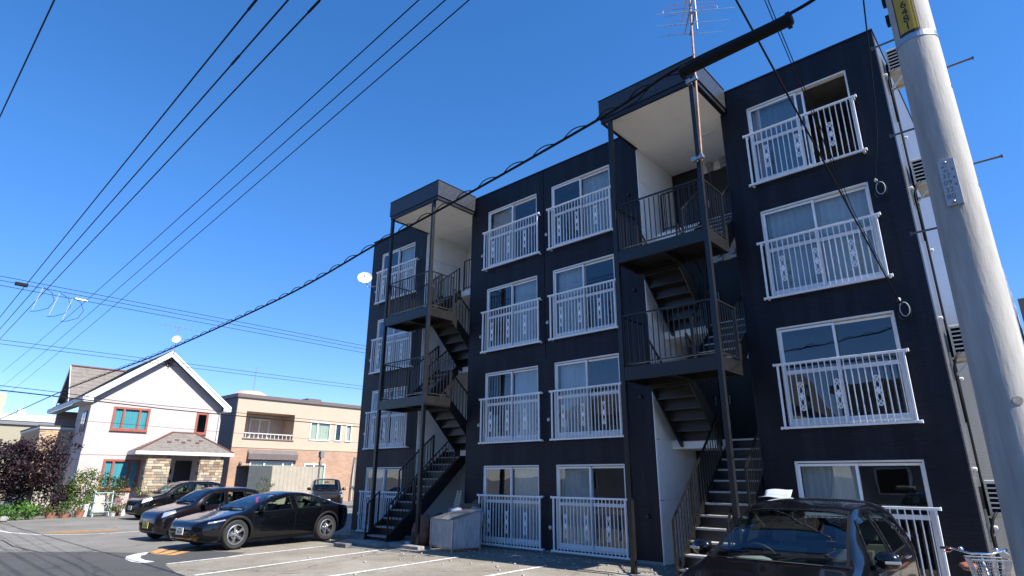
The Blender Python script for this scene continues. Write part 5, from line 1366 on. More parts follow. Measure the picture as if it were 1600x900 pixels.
for a, b, lab in (((0.34,-8.58,8.5),(-46,-6.6,8.5),'thin street wire, leftmost of the three left of the centre'), ((0.62,-8.32,8.5),(-56,-5.3,8.5),'thin street wire, middle of the three left of the centre'), ((0.88,-8.09,8.5),(-66,-3.9,8.5),'thin street wire, rightmost of the three left of the centre')):
    wire('overhead_wire', lab, [ext(b, a, 1.15), b], 0.0095, group=GP, sag=0.25, sub=20)
wire('overhead_wire', 'lone street wire crossing the top left corner of the sky', [(9.0,-11.95,10.5),(-60,-11.95,10.5)], 0.015)
# wires crossing over the side street
GC = 'wires across the side street'
for z0, z1, r, lab in ((8.95,8.93,0.012,'far cross-street wire, top one of the upper three'), (8.80,8.72,0.012,'far cross-street wire, second of the upper three'), (8.62,8.50,0.012,'far cross-street wire, lowest of the upper three'), (6.58,6.72,0.010,'far faint cross-street wire, upper of the middle pair'), (6.44,6.54,0.010,'far faint cross-street wire, lower of the middle pair'), (4.10,3.42,0.007,'thin wire passing low across the white house windows')):
    wire('cross_wire', lab, [(-22,-15-30,z0-(z1-z0)*30/31),(-22,16+30,z1+(z1-z0)*30/31)], r, group=GC, sag=0.05)
wire('cross_wire', 'heavy cable crossing just under the white house eaves', [(-22,-15,4.9),(-22,-9.35,4.76),(-22,-4.9,4.60),(-22,-1.5,4.52),(-22,16,4.3)], 0.022, group=GC, sub=6)
wire('cross_wire', 'cable ending at the junction left of the white house gable', [(-22,-15,5.05),(-22,-9.4,4.92),(-22,-7.2,4.84),(-22,-5.4,4.72),(-22,-1.5,4.66),(-22,16,4.45)], 0.012, group=GC, sub=6)
# post insulators and jumper loops near the junction
for i, (y, lab) in enumerate(((-9.0,'white rod insulator with looping jumper, leftmost of three'), (-8.45,'white rod insulator with looping jumper, middle of three'), (-8.0,'white rod insulator with looping jumper, rightmost of three'))):
    z = 8.75-0.1*i
    o = thing('rod_insulator', lab, 'insulator', (-22, y, z), 0, 'insulators on the cross-street wires')
    g = MB(); g.tube([(-22, y+0.12, z+0.05), (-22, y-0.05, z-0.9)], 0.008, 6)
    for k in range(5): g.tube([(-22, y+0.10-0.03*k, z-0.05-0.16*k), (-22, y+0.095-0.03*k, z-0.08-0.16*k)], 0.017, 8)
    g.build('rod', mat('porcelain', (0.5, 0.5, 0.5), 0.3) if i == 0 else bpy.data.materials['porcelain'], o)
    g = MB(); cy, cz = y+0.12, z-0.45
    g.tube([(-22, y+0.1, z+0.05), (-22, y+0.42, z-0.12), (-22, y+0.55, z-0.42), (-22, y+0.42, z-0.75), (-22, y+0.1, z-0.93), (-22, y-0.1, z-0.98)], 0.010, 6); g.build('jumper', M['cable'], o, smooth=True)
o = thing('wire_clamp', 'dark clamp on the upper cross-street wires at the left edge', 'clamp', (-22, -9.8, 8.85)); g = MB(); g.box(-22.05, -21.95, -9.75, -9.35, 8.66, 8.80); g.build('body', M['cable'], o, bevel=0.02)
o = thing('line_sleeve', 'small grey sleeve on the lowest upper cross-street wire', 'sleeve', (-22, -7.6, 8.55)); g = MB(); g.tube([(-22, -7.8, 8.56), (-22, -7.4, 8.55)], 0.04, 8); g.build('body', M['galv'], o)
# lashed trunk cable from the pole, with its spiral and black joint tube
trunk = [(9.0,-7.45,6.75),(5.87,-7.40,6.36),(4.98,-7.3,6.27),(3.73,-7.3,6.26),(2.67,-7.3,6.08),(-0.16,-7.3,5.80),(-1.97,-7.3,5.65),(-5.28,-7.3,5.34),(-11.5,-7.3,5.12),(-15.0,-7.3,5.08),(-22.9,-7.3,5.05),(-36.2,-7.3,4.75),(-50,-7.3,4.6)]
o, pts = wire('trunk_cable', 'heavy trunk cable with a spiral lashing, sloping across the whole building front', trunk, 0.019, sub=10)
sp2 = []; acc = 0; prev = None; ph = 0
tr = [Vector(p) for p in pts if p[0] < 3.4 and p[0] > -24]
fine = []
for i in range(len(tr)-1):
    for j in range(6): fine.append(tr[i].lerp(tr[i+1], j/6))
for i, p in enumerate(fine):
    if prev is not None: acc += (p-prev).length
    prev = p; ph = acc/0.5*2*math.pi + 0.6*math.sin(acc*1.7)
    sp2.append(p + Vector((0.0, 0.03*math.cos(ph), 0.03+0.032*math.sin(ph))))
g = MB(); g.tube(sp2, 0.008, 5); g.build('spiral_lashing', M['cable'], o)
o = thing('cable_joint_tube', 'long black joint tube on the trunk cable above the right stair canopy', 'joint tube', (4.3, -7.3, 6.25))
g = MB(); a, b = Vector((4.96,-7.3,6.20)), Vector((3.74,-7.3,6.18))
g.tube([a, a.lerp(b, 0.01), a.lerp(b, 0.99), b], [0.05, 0.062, 0.062, 0.05], 14); tb = g.build('tube', M['cable'], o, auto=40)
g = MB(); g.tube([a+Vector((0, 0, 0.06)), b+Vector((0, 0, 0.06))], 0.016, 8)
for t in (0.03, 0.97): c = a.lerp(b, t); g.box(c.x-0.02, c.x+0.02, c.y-0.03, c.y+0.03, c.z-0.085, c.z+0.08)
g.build('hanger', M['cable'], tb)
g = MB(); g.tube([b, b+Vector((-0.18, 0, 0.05)), b+Vector((-0.34, 0, 0.04)), b+Vector((-0.55, 0, -0.10)), b+Vector((-0.75, 0, -0.12))], 0.008, 6); g.build('tail_loop', M['cable'], tb, smooth=True)
# service drops to the building front
M['loop_white'] = mat('pale_cable', (0.25, 0.30, 0.33), 0.5)
def drop_end(par, c):
    c = Vector(c); g = MB(); g.ball(c+Vector((0, -0.03, 0.05)), 0.03, 0.03, 0.045, 8)
    g.build('anchor', M['dish'], par, smooth=True)
    for j, (rx, rz_, m_) in enumerate(((0.11, 0.17, M['cable']), (0.075, 0.13, M['loop_white']))):
        g = MB(); g.tube([c+Vector((0.04+rx*math.sin(t)+0.02*j, -0.045-0.02*j, -0.02-rz_+rz_*math.cos(t))) for t in [2*math.pi*i/22-0.25 for i in range(22)]], 0.010, 6); g.build('drip_loop', m_, par, smooth=True)
E1_ = (4.37,-0.1,4.95)
o, _ = wire('service_drop', 'thick black service cable slanting across the top right windows to the wall', [(4.35,-6.98,7.06),(4.36,-3.5,6.0),E1_], 0.014, sub=10)
o2, _ = wire('service_drop', 'thin twin service cable crossing beside the thick one on the right windows', [(4.63,-6.9,6.93),(4.47,-4.6,6.42),(4.30,-2.6,6.0),(4.25,-0.1,5.45)], 0.006, sub=10)
g = MB(); g.tube([(4.66,-6.9,6.93),(4.50,-4.6,6.42),(4.33,-2.6,6.0),(4.27,-0.1,5.45)], 0.006, 6); g.build('second_strand', M['cable'], o2)
E2_ = (4.39,-0.1,7.42)
o3, _ = wire('service_drop', 'thin cable hanging steeply to the wall anchor beside the top right window', [(5.56,-7.24,6.08),(5.1,-4.3,6.35),(4.62,-1.5,7.1),E2_], 0.007, sub=10)
drop_end(o, E1_); drop_end(o3, E2_)

# ------------------------------------------------------------------ fittings on the block
for k, (z, y, lab) in enumerate(((1.24,0.7,'ivory air conditioner on the side wall, lowest of four'), (3.99,0.7,'ivory air conditioner on the side wall, second from the ground'), (7.49,0.7,'ivory air conditioner on the side wall, third from the ground'), (10.2,0.7,'ivory air conditioner on the side wall, topmost of four'))):
    o = thing('air_conditioner', lab, 'air conditioner', (5.05, y+0.4, z), 0, 'air conditioners on the side wall')
    x0, x1 = 4.93, 5.22
    g = MB(); g.box(x0, x1, y, y+0.78, z, z+0.58); b_ = g.build('casing', M['acwhite'], o, bevel=0.012)
    g = MB(); g.box(x0+0.03, x1-0.03, y-0.006, y-0.001, z+0.05, z+0.53); gr = g.build('grille_back', M['dark'], o)
    for j in range(7):
        zz = z+0.05+0.08*j; s_ = MB(); s_.box(x0+0.02, x1-0.02, y-0.016, y-0.007, zz-0.012, zz+0.012); s_.build('slat', M['acwhite'], gr)
    g = MB(); g.bar((BX1, y+0.66, z-0.02), (x1, y+0.66, z-0.02), 0.04, 0.035); g.build('bracket', M['acwhite'], o)
    g = MB(); g.bar((BX1, y+0.12, z-0.02), (x1, y+0.12, z-0.02), 0.04, 0.035); 
    g.bar((BX1+0.02, y+0.12, z-0.35), (x1-0.05, y+0.12, z-0.04), 0.03, 0.03); g.box(BX1+0.001, BX1+0.03, y+0.08, y+0.16, z-0.4, z+0.1); g.build('bracket', M['acwhite'], o)
    g = MB(); g.tube([(x0+0.1, y+0.02, z+0.1), (x0+0.02, y-0.1, z-0.05), (BX1+0.05, y-0.12, z-0.25), (BX1+0.05, y-0.05, z-0.5), (BX1+0.05, y-0.02, z-1.2)], 0.022, 8); g.build('pipe', M['black'], o, smooth=True)
dsh2 = thing('satellite_dish', 'white satellite dish clamped to the top left window railing', 'satellite dish', (-12.6, -0.3, 8.9))
g = MB(); g.tube([(-12.52, -0.16, 8.9), (-12.8, -0.35, 8.9), (-12.86, -0.40, 9.15)], 0.022, 8); g.build('arm', M['galv'], dsh2)
dish((-12.86, -0.46, 9.22), (0.72, -0.55, 0.35), 0.27, dsh2, M['dish'])
# tv antenna strapped to the right stair post
an = thing('tv_antenna', 'tall yagi TV antenna on a rusty mast strapped to the right stair post', 'antenna', (1.66, -1.78, 8.2))
mx = 1.70; my = -1.82
g = MB(); g.tube([(1.62, my, 8.25), (1.70, my, 11.2), (1.76, my, 13.0)], 0.026, 10); g.build('mast', mat('rusty_mast', (0.34, 0.20, 0.13), 0.55, metal=0.3, var=0.4, vs=6), an)
for z in (8.35, 10.30):
    g = MB(); x = lerp(1.62, 1.68, (z-8.25)/2.4); g.box(x-0.22, x+0.03, my-0.03, my+0.05, z-0.03, z+0.03); g.box(x-0.22, x-0.12, my-0.04, my+0.09, z-0.05, z+0.05); g.box(x-0.04, x+0.05, my-0.05, my+0.05, z-0.045, z+0.045); g.build('clamp', M['galv'], an, bevel=0.01)
dv = Vector((0.82, 0.57, 0.0)).normalized(); bv = Vector((-0.57, 0.82, 0)).normalized()
M['anodized'] = mat('anodised_pink', (0.42, 0.26, 0.30), 0.35, metal=0.8)
for z, n_, ln, br in ((11.75, 3, 0.85, -0.35), (12.25, 5, 0.62, 0.9), (12.75, 6, 0.45, 1.0)):
    c = Vector((1.74, my, z)); g = MB(); g.bar(c-bv*0.4, c+bv*abs(br), 0.028, 0.028); bo = g.build('boom', M['galv'], an)
    for i in range(n_):
        q = c+bv*lerp(-0.38, abs(br), i/(n_-1))+Vector((0, 0, 0.02)); l = ln*(1-0.06*i)
        e = MB(); e.tube([q-dv*l, q+dv*l], 0.006, 6); e.build('element', M['anodized'] if z > 12 else M['galv'], bo)
    if z > 12 and z < 12.5:
        q = c+bv*0.1; e = MB(); e.tube([q-dv*0.6+Vector((0, 0, .05)), q+dv*0.6+Vector((0, 0, .05)), q+dv*0.62, q+dv*0.6-Vector((0, 0, .05)), q-dv*0.6-Vector((0, 0, .05)), q-dv*0.62, q-dv*0.6+Vector((0, 0, .05))], 0.008, 6); e.build('folded_dipole', M['anodized'], bo)
g = MB(); g.tube([(1.86, my-0.05, 11.5), (1.88, my-0.05, 13.0)], 0.018, 8); g.box(1.70, 1.9, my-0.06, my-0.02, 12.0, 12.05); g.box(1.70, 1.9, my-0.06, my-0.02, 12.7, 12.75); g.build('side_mast', M['galv'], an)
g = MB(); g.tube([(1.64, my-0.03, 8.3), (1.75, my, 7.9), (1.72, my+0.2, 7.4), (1.6, -1.5, 6.9)], 0.006, 6); g.build('lead', M['cable'], an)

# ------------------------------------------------------------------ slabs, bin, rubbish, bicycle
def slab(name, lab, x0, x1, y0, y1, h, m=None):
    o = MB().box(x0, x1, y0, y1, 0, h).build(name, m or M['concrete'], None, bevel=0.015); return tag(o, lab, 'slab')
slab('concrete_step', 'low concrete slab under the foot of the left staircase', -9.95, -8.3, -2.35, -0.4, 0.10)
slab('concrete_kerb', 'narrow concrete strip in front of the rubbish under the left stairs', -8.28, -7.0, -1.95, -1.72, 0.09)
slab('wheel_stop', 'short grey wheel stop block behind the sedan', -9.35, -8.75, -3.0, -2.8, 0.11, mat('dark_concrete', (0.16, 0.155, 0.15), 0.9, var=0.4, vs=4))
slab('concrete_pad', 'concrete pad at the foot of the right staircase', -0.95, 1.75, -2.1, -1.45, 0.03)
M['bin_sheet'] = mat('bin_sheet', (0.46, 0.48, 0.50), 0.35, metal=0.35, var=0.35, vs=7, stretch=(3, 3, 0.4))
bn = thing('metal_bin', 'galvanised metal refuse bin with sloping mesh lid beside the left stairs', 'bin', (-6.4, -1.2, 0))
C0, C1, C2 = Vector((-7.03,-1.50,0)), Vector((-5.80,-1.78,0)), Vector((-6.3,-0.62,0)); C1 = Vector((-5.93, -1.72, 0)); ex = (C1-C0).normalized(); ey = Vector((-ex.y, ex.x, 0)); wl, dp_ = (C1-C0).length, 0.85
def bp_(a, b, z): q = C0+ex*a+ey*b; return (q.x, q.y, z)
g = MB(); g.prism([bp_(0.02, 0, 0.1), bp_(wl-0.02, 0, 0.1), bp_(wl-0.02, 0, 0.76), bp_(0.02, 0, 0.76)], ey*0.01); g.build('sheet_panel', M['bin_sheet'], bn); g = MB(); g.prism([bp_(0.02, dp_, 0.1), bp_(wl-0.02, dp_, 0.1), bp_(wl-0.02, dp_, 0.98), bp_(0.02, dp_, 0.98)], ey*0.01); g.build('sheet_panel', M['galv'], bn)
for a in (0.0, wl-0.01):
    g = MB(); g.prism([bp_(a, 0.03, 0.1), bp_(a, dp_, 0.1), bp_(a, dp_, 0.97), bp_(a, 0.03, 0.76)], ex*0.01); g.build('side_panel', M['bin_sheet'], bn)
g = MB()
for a in (0, wl):
    g.bar(bp_(a, 0, 0), bp_(a, 0, 0.78), 0.035, 0.035); g.bar(bp_(a, dp_, 0), bp_(a, dp_, 1.0), 0.035, 0.035); g.bar(bp_(a, 0, 0.77), bp_(a, dp_, 0.99), 0.035, 0.035); g.bar(bp_(a, 0, 0.1), bp_(a, dp_, 0.1), 0.03, 0.03)
for b, z in ((0, 0.77), (dp_, 0.99), (0, 0.1), (dp_, 0.1)): g.bar(bp_(0, b, z), bp_(wl, b, z), 0.035, 0.035)
g.build('frame', M['galv'], bn)
g = MB()
for i in range(1, 16): g.bar(bp_(wl*i/16, 0, 0.785), bp_(wl*i/16, dp_, 1.005), 0.008, 0.008)
for i in range(1, 10): t = i/10; g.bar(bp_(0, dp_*t, lerp(0.785, 1.005, t)), bp_(wl, dp_*t, lerp(0.785, 1.005, t)), 0.008, 0.008)
g.build('mesh_lid', M['galv'], bn)
def bag(name, lab, c, r, m, cat, seed):
    rr = random.Random(seed); g = MB(); g.ball((0, 0, 0), r[0], r[1], r[2], 16); vs = []
    for x, y, z in g.v:
        k = 1+0.16*math.sin(x*17+seed)*math.cos(y*13+z*11+seed)+0.08*math.sin(z*31+x*23); vs.append((x*k, y*k, max(-r[2]*0.85, z*k)))
    g.v = [(x+c[0], y+c[1], z+c[2]+r[2]*0.85) for x, y, z in vs]
    return tag(g.build(name, m, None, auto=35), lab, cat)
M['cardboard'] = mat('cardboard', (0.22, 0.12, 0.07), 0.85, var=0.25, vs=4); M['brownbag'] = mat('brown_sack', (0.20, 0.09, 0.055), 0.7, var=0.35, vs=5)
bag('rubbish_sack', 'crumpled brown sack under the left stairs', (-7.85, -1.1, 0.02), (0.30, 0.28, 0.42), M['brownbag'], 'sack', 3)
bag('rubbish_sack', 'grey rubbish bag heaped behind the metal bin', (-6.7, -0.35, 0.55), (0.5, 0.3, 0.28), mat('grey_bag', (0.34, 0.36, 0.42), 0.5, var=0.5, vs=7), 'sack', 5)
bag('rubbish_sack', 'white and blue bag on top of the mesh-lidded bin', (-6.85, -0.75, 0.86), (0.30, 0.2, 0.10), mat('pale_bag', (0.22, 0.24, 0.30), 0.5, var=0.55, vs=9), 'sack', 9)
bag('white_scrap', 'small white scrap on the ground under the left stairs', (-8.2, -1.35, 0.0), (0.12, 0.08, 0.06), M['dish'], 'litter', 11)
def cbox(lab, c, s, rz, tilt=0):
    g = MB(); g.box(-s[0], s[0], -s[1], s[1], 0, s[2]); o = g.build('cardboard_box', M['cardboard'], None, bevel=0.006); o.location = c; o.rotation_euler = (tilt, 0, rz)
    f = MB(); f.obox((0, s[1]*1.25, s[2]+0.03), (s[0], 0, 0), (0, s[1]*0.35, 0.06), (0, 0.002, 0.004)); fo = f.build('flap', M['cardboard'], o, local=True)
    return tag(o, lab, 'box')
cbox('large brown cardboard box left of the metal bin', (-7.35, -0.75, 0.005), (0.26, 0.3, 0.34), 0.3)
cbox('tilted cardboard box behind the metal bin top', (-6.75, -0.30, 0.0), (0.22, 0.2, 1.12), -0.2, 0.03)
ty_ = thing('old_tyre', 'old car tyre leaning among the rubbish under the left stairs', 'tyre', (-7.3, -0.95, 0.62)); g = MB()
g.lathe([(0.2+0.085*math.cos(t), 0.085*math.sin(t)) for t in [2*math.pi*i/10 for i in range(10)]], (-7.3, -0.95, 0.62), (0.5, -0.8, 0.5), 28, close=True); g.build('casing', M['tyre'], ty_, smooth=True)
for i, (x, lab) in enumerate(((-7.62, 'pale plank leaning at the back of the left stair bay, nearer the post'), (-7.45, 'pale plank leaning at the back of the left stair bay, nearer the bin'))):
    g = MB(); g.obox((x, -0.2, 0.75), (0.06, 0, 0), (0, 0.01, 0), (0.12-0.1*i, 0.12, 0.72)); o = g.build('leaning_plank', mat('plank_beige_%s' % ('dark' if i else 'light'), (0.40, 0.36, 0.28), 0.8, var=0.2), None); tag(o, lab, 'plank')
# bicycle, mostly below the frame
bk = thing('bicycle', 'silver city bicycle with wire basket and tan saddle by the pole', 'bicycle', (5.04, -3.26, 0), R(-72))
g = MB()
F0, S0 = Vector((0.30, 0, 0.86)), Vector((-0.36, 0, 0.70)); BBk, RA_, FA_ = Vector((-0.18, 0, 0.28)), Vector((-0.62, 0, 0.32)), Vector((0.50, 0, 0.32))
for a, b, r in ((F0, BBk, 0.02), (Vector((-0.33, 0, 0.62)), BBk, 0.016), (BBk, RA_, 0.012), (Vector((-0.33, 0, 0.60)), RA_, 0.010), (F0+Vector((-0.02, 0, 0.07)), FA_+Vector((-0.05, 0.03, 0.25)), 0.014)): g.tube([a, b], r, 8)
for s_ in (-0.05, 0.05): g.tube([Vector((0.36, s_*0.6, 0.72)), FA_+Vector((0, s_, 0))], 0.011, 8)
g.build('frame', mat('silver_blue', (0.55, 0.62, 0.70), 0.3, metal=0.7), bk, local=True)
for c in (RA_, FA_):
    g = MB(); g.lathe([(0.30+0.02*math.cos(t), 0.02*math.sin(t)) for t in [2*math.pi*i/8 for i in range(8)]], c, (0, 1, 0), 32, close=True)
    wo = g.build('wheel', M['tyre'], bk, smooth=True, local=True); g = MB()
    for i in range(18): t = 2*math.pi*i/18; g.tube([c+Vector((0, 0.02*(-1)**i, 0)), c+Vector((math.cos(t)*0.29, 0, math.sin(t)*0.29))], 0.0015, 4)
    g.build('spokes', M['galv'], wo, local=True)
g = MB(); g.tube([F0, Vector((0.27, 0, 1.0))], 0.013, 8); g.tube([Vector((0.05, -0.30, 1.03)), Vector((0.16, -0.26, 1.04)), Vector((0.28, -0.1, 1.0)), Vector((0.28, 0.1, 1.0)), Vector((0.16, 0.26, 1.04)), Vector((0.05, 0.30, 1.03))], 0.012, 8); hb = g.build('handlebar', M['chrome'], bk, smooth=True, local=True)
for s_ in (-1, 1):
    g = MB(); g.tube([(0.10, s_*0.285, 1.035), (-0.04, s_*0.325, 1.02)], 0.017, 8); g.build('grip', M['rimdark'], hb, local=True)
    g = MB(); g.tube([(0.19, s_*0.24, 1.03), (0.17, s_*0.28, 1.0), (0.08, s_*0.33, 0.99)], 0.006, 6); g.build('brake_lever', M['chrome'], hb, local=True)
    g = MB(); g.ball((0.2, s_*0.17, 1.04), 0.028); g.build('bell' if s_ > 0 else 'shifter', M['chrome'], hb, smooth=True, local=True)
sd_ = MB(); vs = []
for i in range(13):
    u = i/12; x = lerp(-0.50, -0.22, u); wd = lerp(0.105, 0.028, u**0.6); 
    for j in range(9):
        t = math.pi*j/8; vs.append((x, wd*math.cos(t), 0.76+0.05*math.sin(t)-0.015*math.sin(u*math.pi)+(0.02 if u < 0.2 else 0)))
sd_.add(vs, [(i*9+j, (i+1)*9+j, (i+1)*9+j+1, i*9+j+1) for i in range(12) for j in range(8)]); so_ = sd_.build('saddle', mat('tan_leather', (0.36, 0.13, 0.07), 0.35, coat=0.3), bk, smooth=True, local=True); so_.modifiers.new('thick', 'SOLIDIFY').thickness = 0.012
g = MB(); g.tube([(-0.36, 0, 0.76), (-0.33, 0, 0.55)], 0.012, 8); g.build('seat_post', M['chrome'], so_, local=True)
g = MB()                                          # wire basket
def bk_ring(z, k): return [(0.36-0.02*k, -0.13-0.05*k, z), (0.62+0.05*k, -0.13-0.05*k, z), (0.62+0.05*k, 0.13+0.05*k, z), (0.36-0.02*k, 0.13+0.05*k, z)]
for z, k, r in ((0.74, 0, 0.006), (0.80, 0.33, 0.003), (0.86, 0.66, 0.003), (0.92, 0.9, 0.003), (0.97, 1, 0.009)):
    q = bk_ring(z, k); g.tube(q+[q[0]], r, 5)
for e in range(4):
    a0, b0 = bk_ring(0.74, 0)[e], bk_ring(0.74, 0)[(e+1) % 4]; a1, b1 = bk_ring(0.97, 1)[e], bk_ring(0.97, 1)[(e+1) % 4]
    for i in range(8): t = i/8; g.tube([lp(a0, b0, t), lp(a1, b1, t)], 0.0035, 5)
for i in range(1, 8): g.tube([lp(bk_ring(.74, 0)[0], bk_ring(.74, 0)[1], i/8), lp(bk_ring(.74, 0)[3], bk_ring(.74, 0)[2], i/8)], 0.003, 5)
g.build('basket', M['galv'], bk, local=True)

# ------------------------------------------------------------------ plants, pots and the corner garden
def leaf_mat(name, c1, c2):
    m = bpy.data.materials.new(name); N, L, P = nodes(m)
    geo = N.new('ShaderNodeNewGeometry'); rp = N.new('ShaderNodeValToRGB')
    rp.color_ramp.elements[0].color = (*c1, 1); rp.color_ramp.elements[1].color = (*c2, 1)
    L.new(geo.outputs['Random Per Island'], rp.inputs[0]); L.new(rp.outputs[0], P.inputs['Base Color'])
    P.inputs['Roughness'].default_value = 0.5; P.inputs['Specular IOR Level'].default_value = 0.35
    tr = N.new('ShaderNodeBsdfTranslucent'); mx = N.new('ShaderNodeMixShader'); mx.inputs[0].default_value = 0.25
    out = [n for n in N if n.type == 'OUTPUT_MATERIAL'][0]
    L.new(rp.outputs[0], tr.inputs[0]); L.new(P.outputs[0], mx.inputs[1]); L.new(tr.outputs[0], mx.inputs[2]); L.new(mx.outputs[0], out.inputs[0])
    return m
LF = {'plum': leaf_mat('plum_leaf', (0.014, 0.008, 0.011), (0.055, 0.030, 0.036)), 'green': leaf_mat('green_leaf', (0.035, 0.07, 0.016), (0.10, 0.17, 0.035)), 'olive': leaf_mat('olive_leaf', (0.05, 0.07, 0.02), (0.13, 0.15, 0.045)),
      'bright': leaf_mat('bright_leaf', (0.05, 0.13, 0.018), (0.12, 0.26, 0.04)), 'yellow': leaf_mat('yellow_leaf', (0.22, 0.19, 0.02), (0.45, 0.38, 0.04)), 'rose': leaf_mat('pink_petal', (0.30, 0.10, 0.12), (0.5, 0.22, 0.22)), 'dark': leaf_mat('dark_leaf', (0.015, 0.03, 0.01), (0.05, 0.085, 0.02))}
M['bark'] = mat('bark', (0.11, 0.08, 0.065), 0.9, var=0.35, vs=8, bump=0.6, bs=20)
def foliage(mb, c, rad, clumps, per, size, rng, flat=1.0, mi=0):
    """leaf quads gathered in clumps spread through an ellipsoid"""
    for _ in range(clumps):
        while True:
            d = Vector((rng.uniform(-1, 1), rng.uniform(-1, 1), rng.uniform(-1, 1)))
            if 0.1 < d.length < 1: break
        d = d.normalized()*(d.length**0.6)
        cc = Vector((c[0]+d.x*rad[0], c[1]+d.y*rad[1], c[2]+d.z*rad[2])); cs = rng.uniform(0.5, 1.0)*size*4.5
        for _ in range(per):
            p = cc+Vector((rng.gauss(0, 1), rng.gauss(0, 1), rng.gauss(0, 0.8)))*cs*0.5
            if p.z < 0.02: continue
            n = Vector((rng.gauss(0, 1), rng.gauss(0, 1), rng.gauss(0.6, 1))).normalized(); a = n.orthogonal().normalized(); b = n.cross(a)
            t = rng.uniform(0, 6.28); a, b = a*math.cos(t)+b*math.sin(t), b*math.cos(t)-a*math.sin(t)
            s_ = size*rng.uniform(0.6, 1.25)
            mb.add([p-a*s_*0.9, p-b*s_*0.42+n*s_*0.1, p+a*s_*0.9, p+b*s_*0.42+n*s_*0.1], [(0, 1, 2, 3)], mi)
def plain_mesh(mb, name, m, parent):
    """leaves: no normal recalculation, root-relative"""
    o = root_loc(parent); me = bpy.data.meshes.new(name); me.from_pydata([(a-o[0], b-o[1], c-o[2]) for a, b, c in mb.v], [], mb.f); me.materials.append(m)
    ob = bpy.data.objects.new(name, me); C.objects.link(ob); ob.parent = parent; return ob
rng = random.Random(21)
pt_ = thing('plum_tree', 'dark purple-leaved plum tree at the far left street corner', 'tree', (-30.6, -6.3, 0))
g = MB(); T0 = Vector((-30.6, -6.3, 0))
g.tube([T0, T0+Vector((0.05, 0.05, 0.8)), T0+Vector((0, 0.1, 1.5))], [0.13, 0.10, 0.09], 10)
for i in range(9):
    t = i*0.7; e = T0+Vector((0.9*math.cos(t), -0.3+1.2*math.sin(t), rng.uniform(2.2, 3.3))); m_ = T0+Vector((0.3*math.cos(t), 0.5*math.sin(t), 1.9)); g.tube([T0+Vector((0, 0.1, 1.3)), m_, e], [0.07, 0.045, 0.015], 7)
g.build('trunk', M['bark'], pt_, smooth=True)
g = MB(); foliage(g, (-30.5, -6.9, 2.2), (1.4, 1.75, 1.1), 200, 42, 0.085, rng); foliage(g, (-30.6, -6.1, 3.0), (0.8, 0.9, 0.6), 34, 30, 0.08, rng); foliage(g, (-30.4, -5.0, 3.2), (0.3, 0.3, 0.7), 10, 14, 0.08, rng)
foliage(g, (-30.6, -7.9, 1.7), (1.2, 1.4, 1.2), 80, 40, 0.085, rng)
plain_mesh(g, 'crown', LF['plum'], pt_)
def shrub(name, lab, c, rad, clumps, per, size, kind, stems=5, extra=None, cat='shrub'):
    o = thing(name, lab, cat, (c[0], c[1], 0)); g = MB()
    for i in range(stems):
        t = 6.28*i/stems; g.tube([(c[0]+0.04*math.cos(t), c[1]+0.04*math.sin(t), 0), (c[0]+rad[0]*0.35*math.cos(t), c[1]+rad[1]*0.35*math.sin(t), c[2]*0.8), (c[0]+rad[0]*0.7*math.cos(t), c[1]+rad[1]*0.7*math.sin(t), c[2]+rad[2]*0.5)], [0.02, 0.014, 0.006], 5)
    g.build('stems', M['bark'], o)
    g = MB(); foliage(g, c, rad, clumps, per, size, rng); plain_mesh(g, 'leaves', LF[kind], o)
    if extra:
        g = MB(); foliage(g, c, [r*1.05 for r in rad], extra[1], extra[2], extra[3], rng); plain_mesh(g, 'flowers', LF[extra[0]], o)
    return o
shrub('garden_shrub', 'dark leafy bush filling the shade behind the purple tree', (-31.3, -5.6, 0.95), (0.5, 1.5, 0.95), 90, 30, 0.08, 'dark')
shrub('garden_shrub', 'dark reddish bush between the purple tree and the rose bush', (-30.4, -5.2, 0.75), (0.45, 0.6, 0.75), 50, 28, 0.075, 'plum')
shrub('garden_shrub', 'bright green low bush at the foot of the purple tree', (-28.0, -7.0, 0.35), (0.4, 0.75, 0.38), 42, 28, 0.065, 'bright')
shrub('garden_shrub', 'olive bush at the left edge of the corner garden', (-27.9, -8.5, 0.6), (0.5, 0.7, 0.55), 45, 26, 0.07, 'olive')
shrub('garden_shrub', 'grey-green bush behind the brown stump', (-27.2, -9.1, 0.5), (0.5, 0.6, 0.45), 30, 24, 0.07, 'dark')
shrub('rose_bush', 'tall yellow-flowered rose bush beside the white house corner', (-29.9, -4.2, 1.35), (0.45, 0.65, 0.85), 60, 28, 0.065, 'green', extra=('yellow', 18, 7, 0.07))
shrub('rose_bush', 'arching green rose bush left of the lower red-framed window', (-30.3, -3.0, 1.4), (0.4, 0.7, 0.55), 36, 26, 0.065, 'dark', extra=('olive', 12, 8, 0.06))
shrub('garden_shrub', 'yellow-green shrub at the left porch pier', (-30.9, 0.35, 0.9), (0.4, 0.55, 0.4), 30, 24, 0.06, 'yellow', extra=('green', 14, 10, 0.06))
shrub('garden_shrub', 'spindly green shrub before the dark shed face', (-32.6, 6.2, 1.1), (0.35, 0.55, 0.75), 26, 16, 0.07, 'olive')
M['terracotta'] = mat('terracotta', (0.34, 0.15, 0.09), 0.85, var=0.2); M['bluepot'] = mat('slate_blue_pot', (0.08, 0.10, 0.17), 0.5); M['whitepot'] = mat('white_pot', (0.62, 0.62, 0.6), 0.6); M['mint'] = mat('mint_paint', (0.30, 0.42, 0.38), 0.6, var=0.15); M['greypot'] = mat('grey_pot', (0.25, 0.25, 0.26), 0.7)
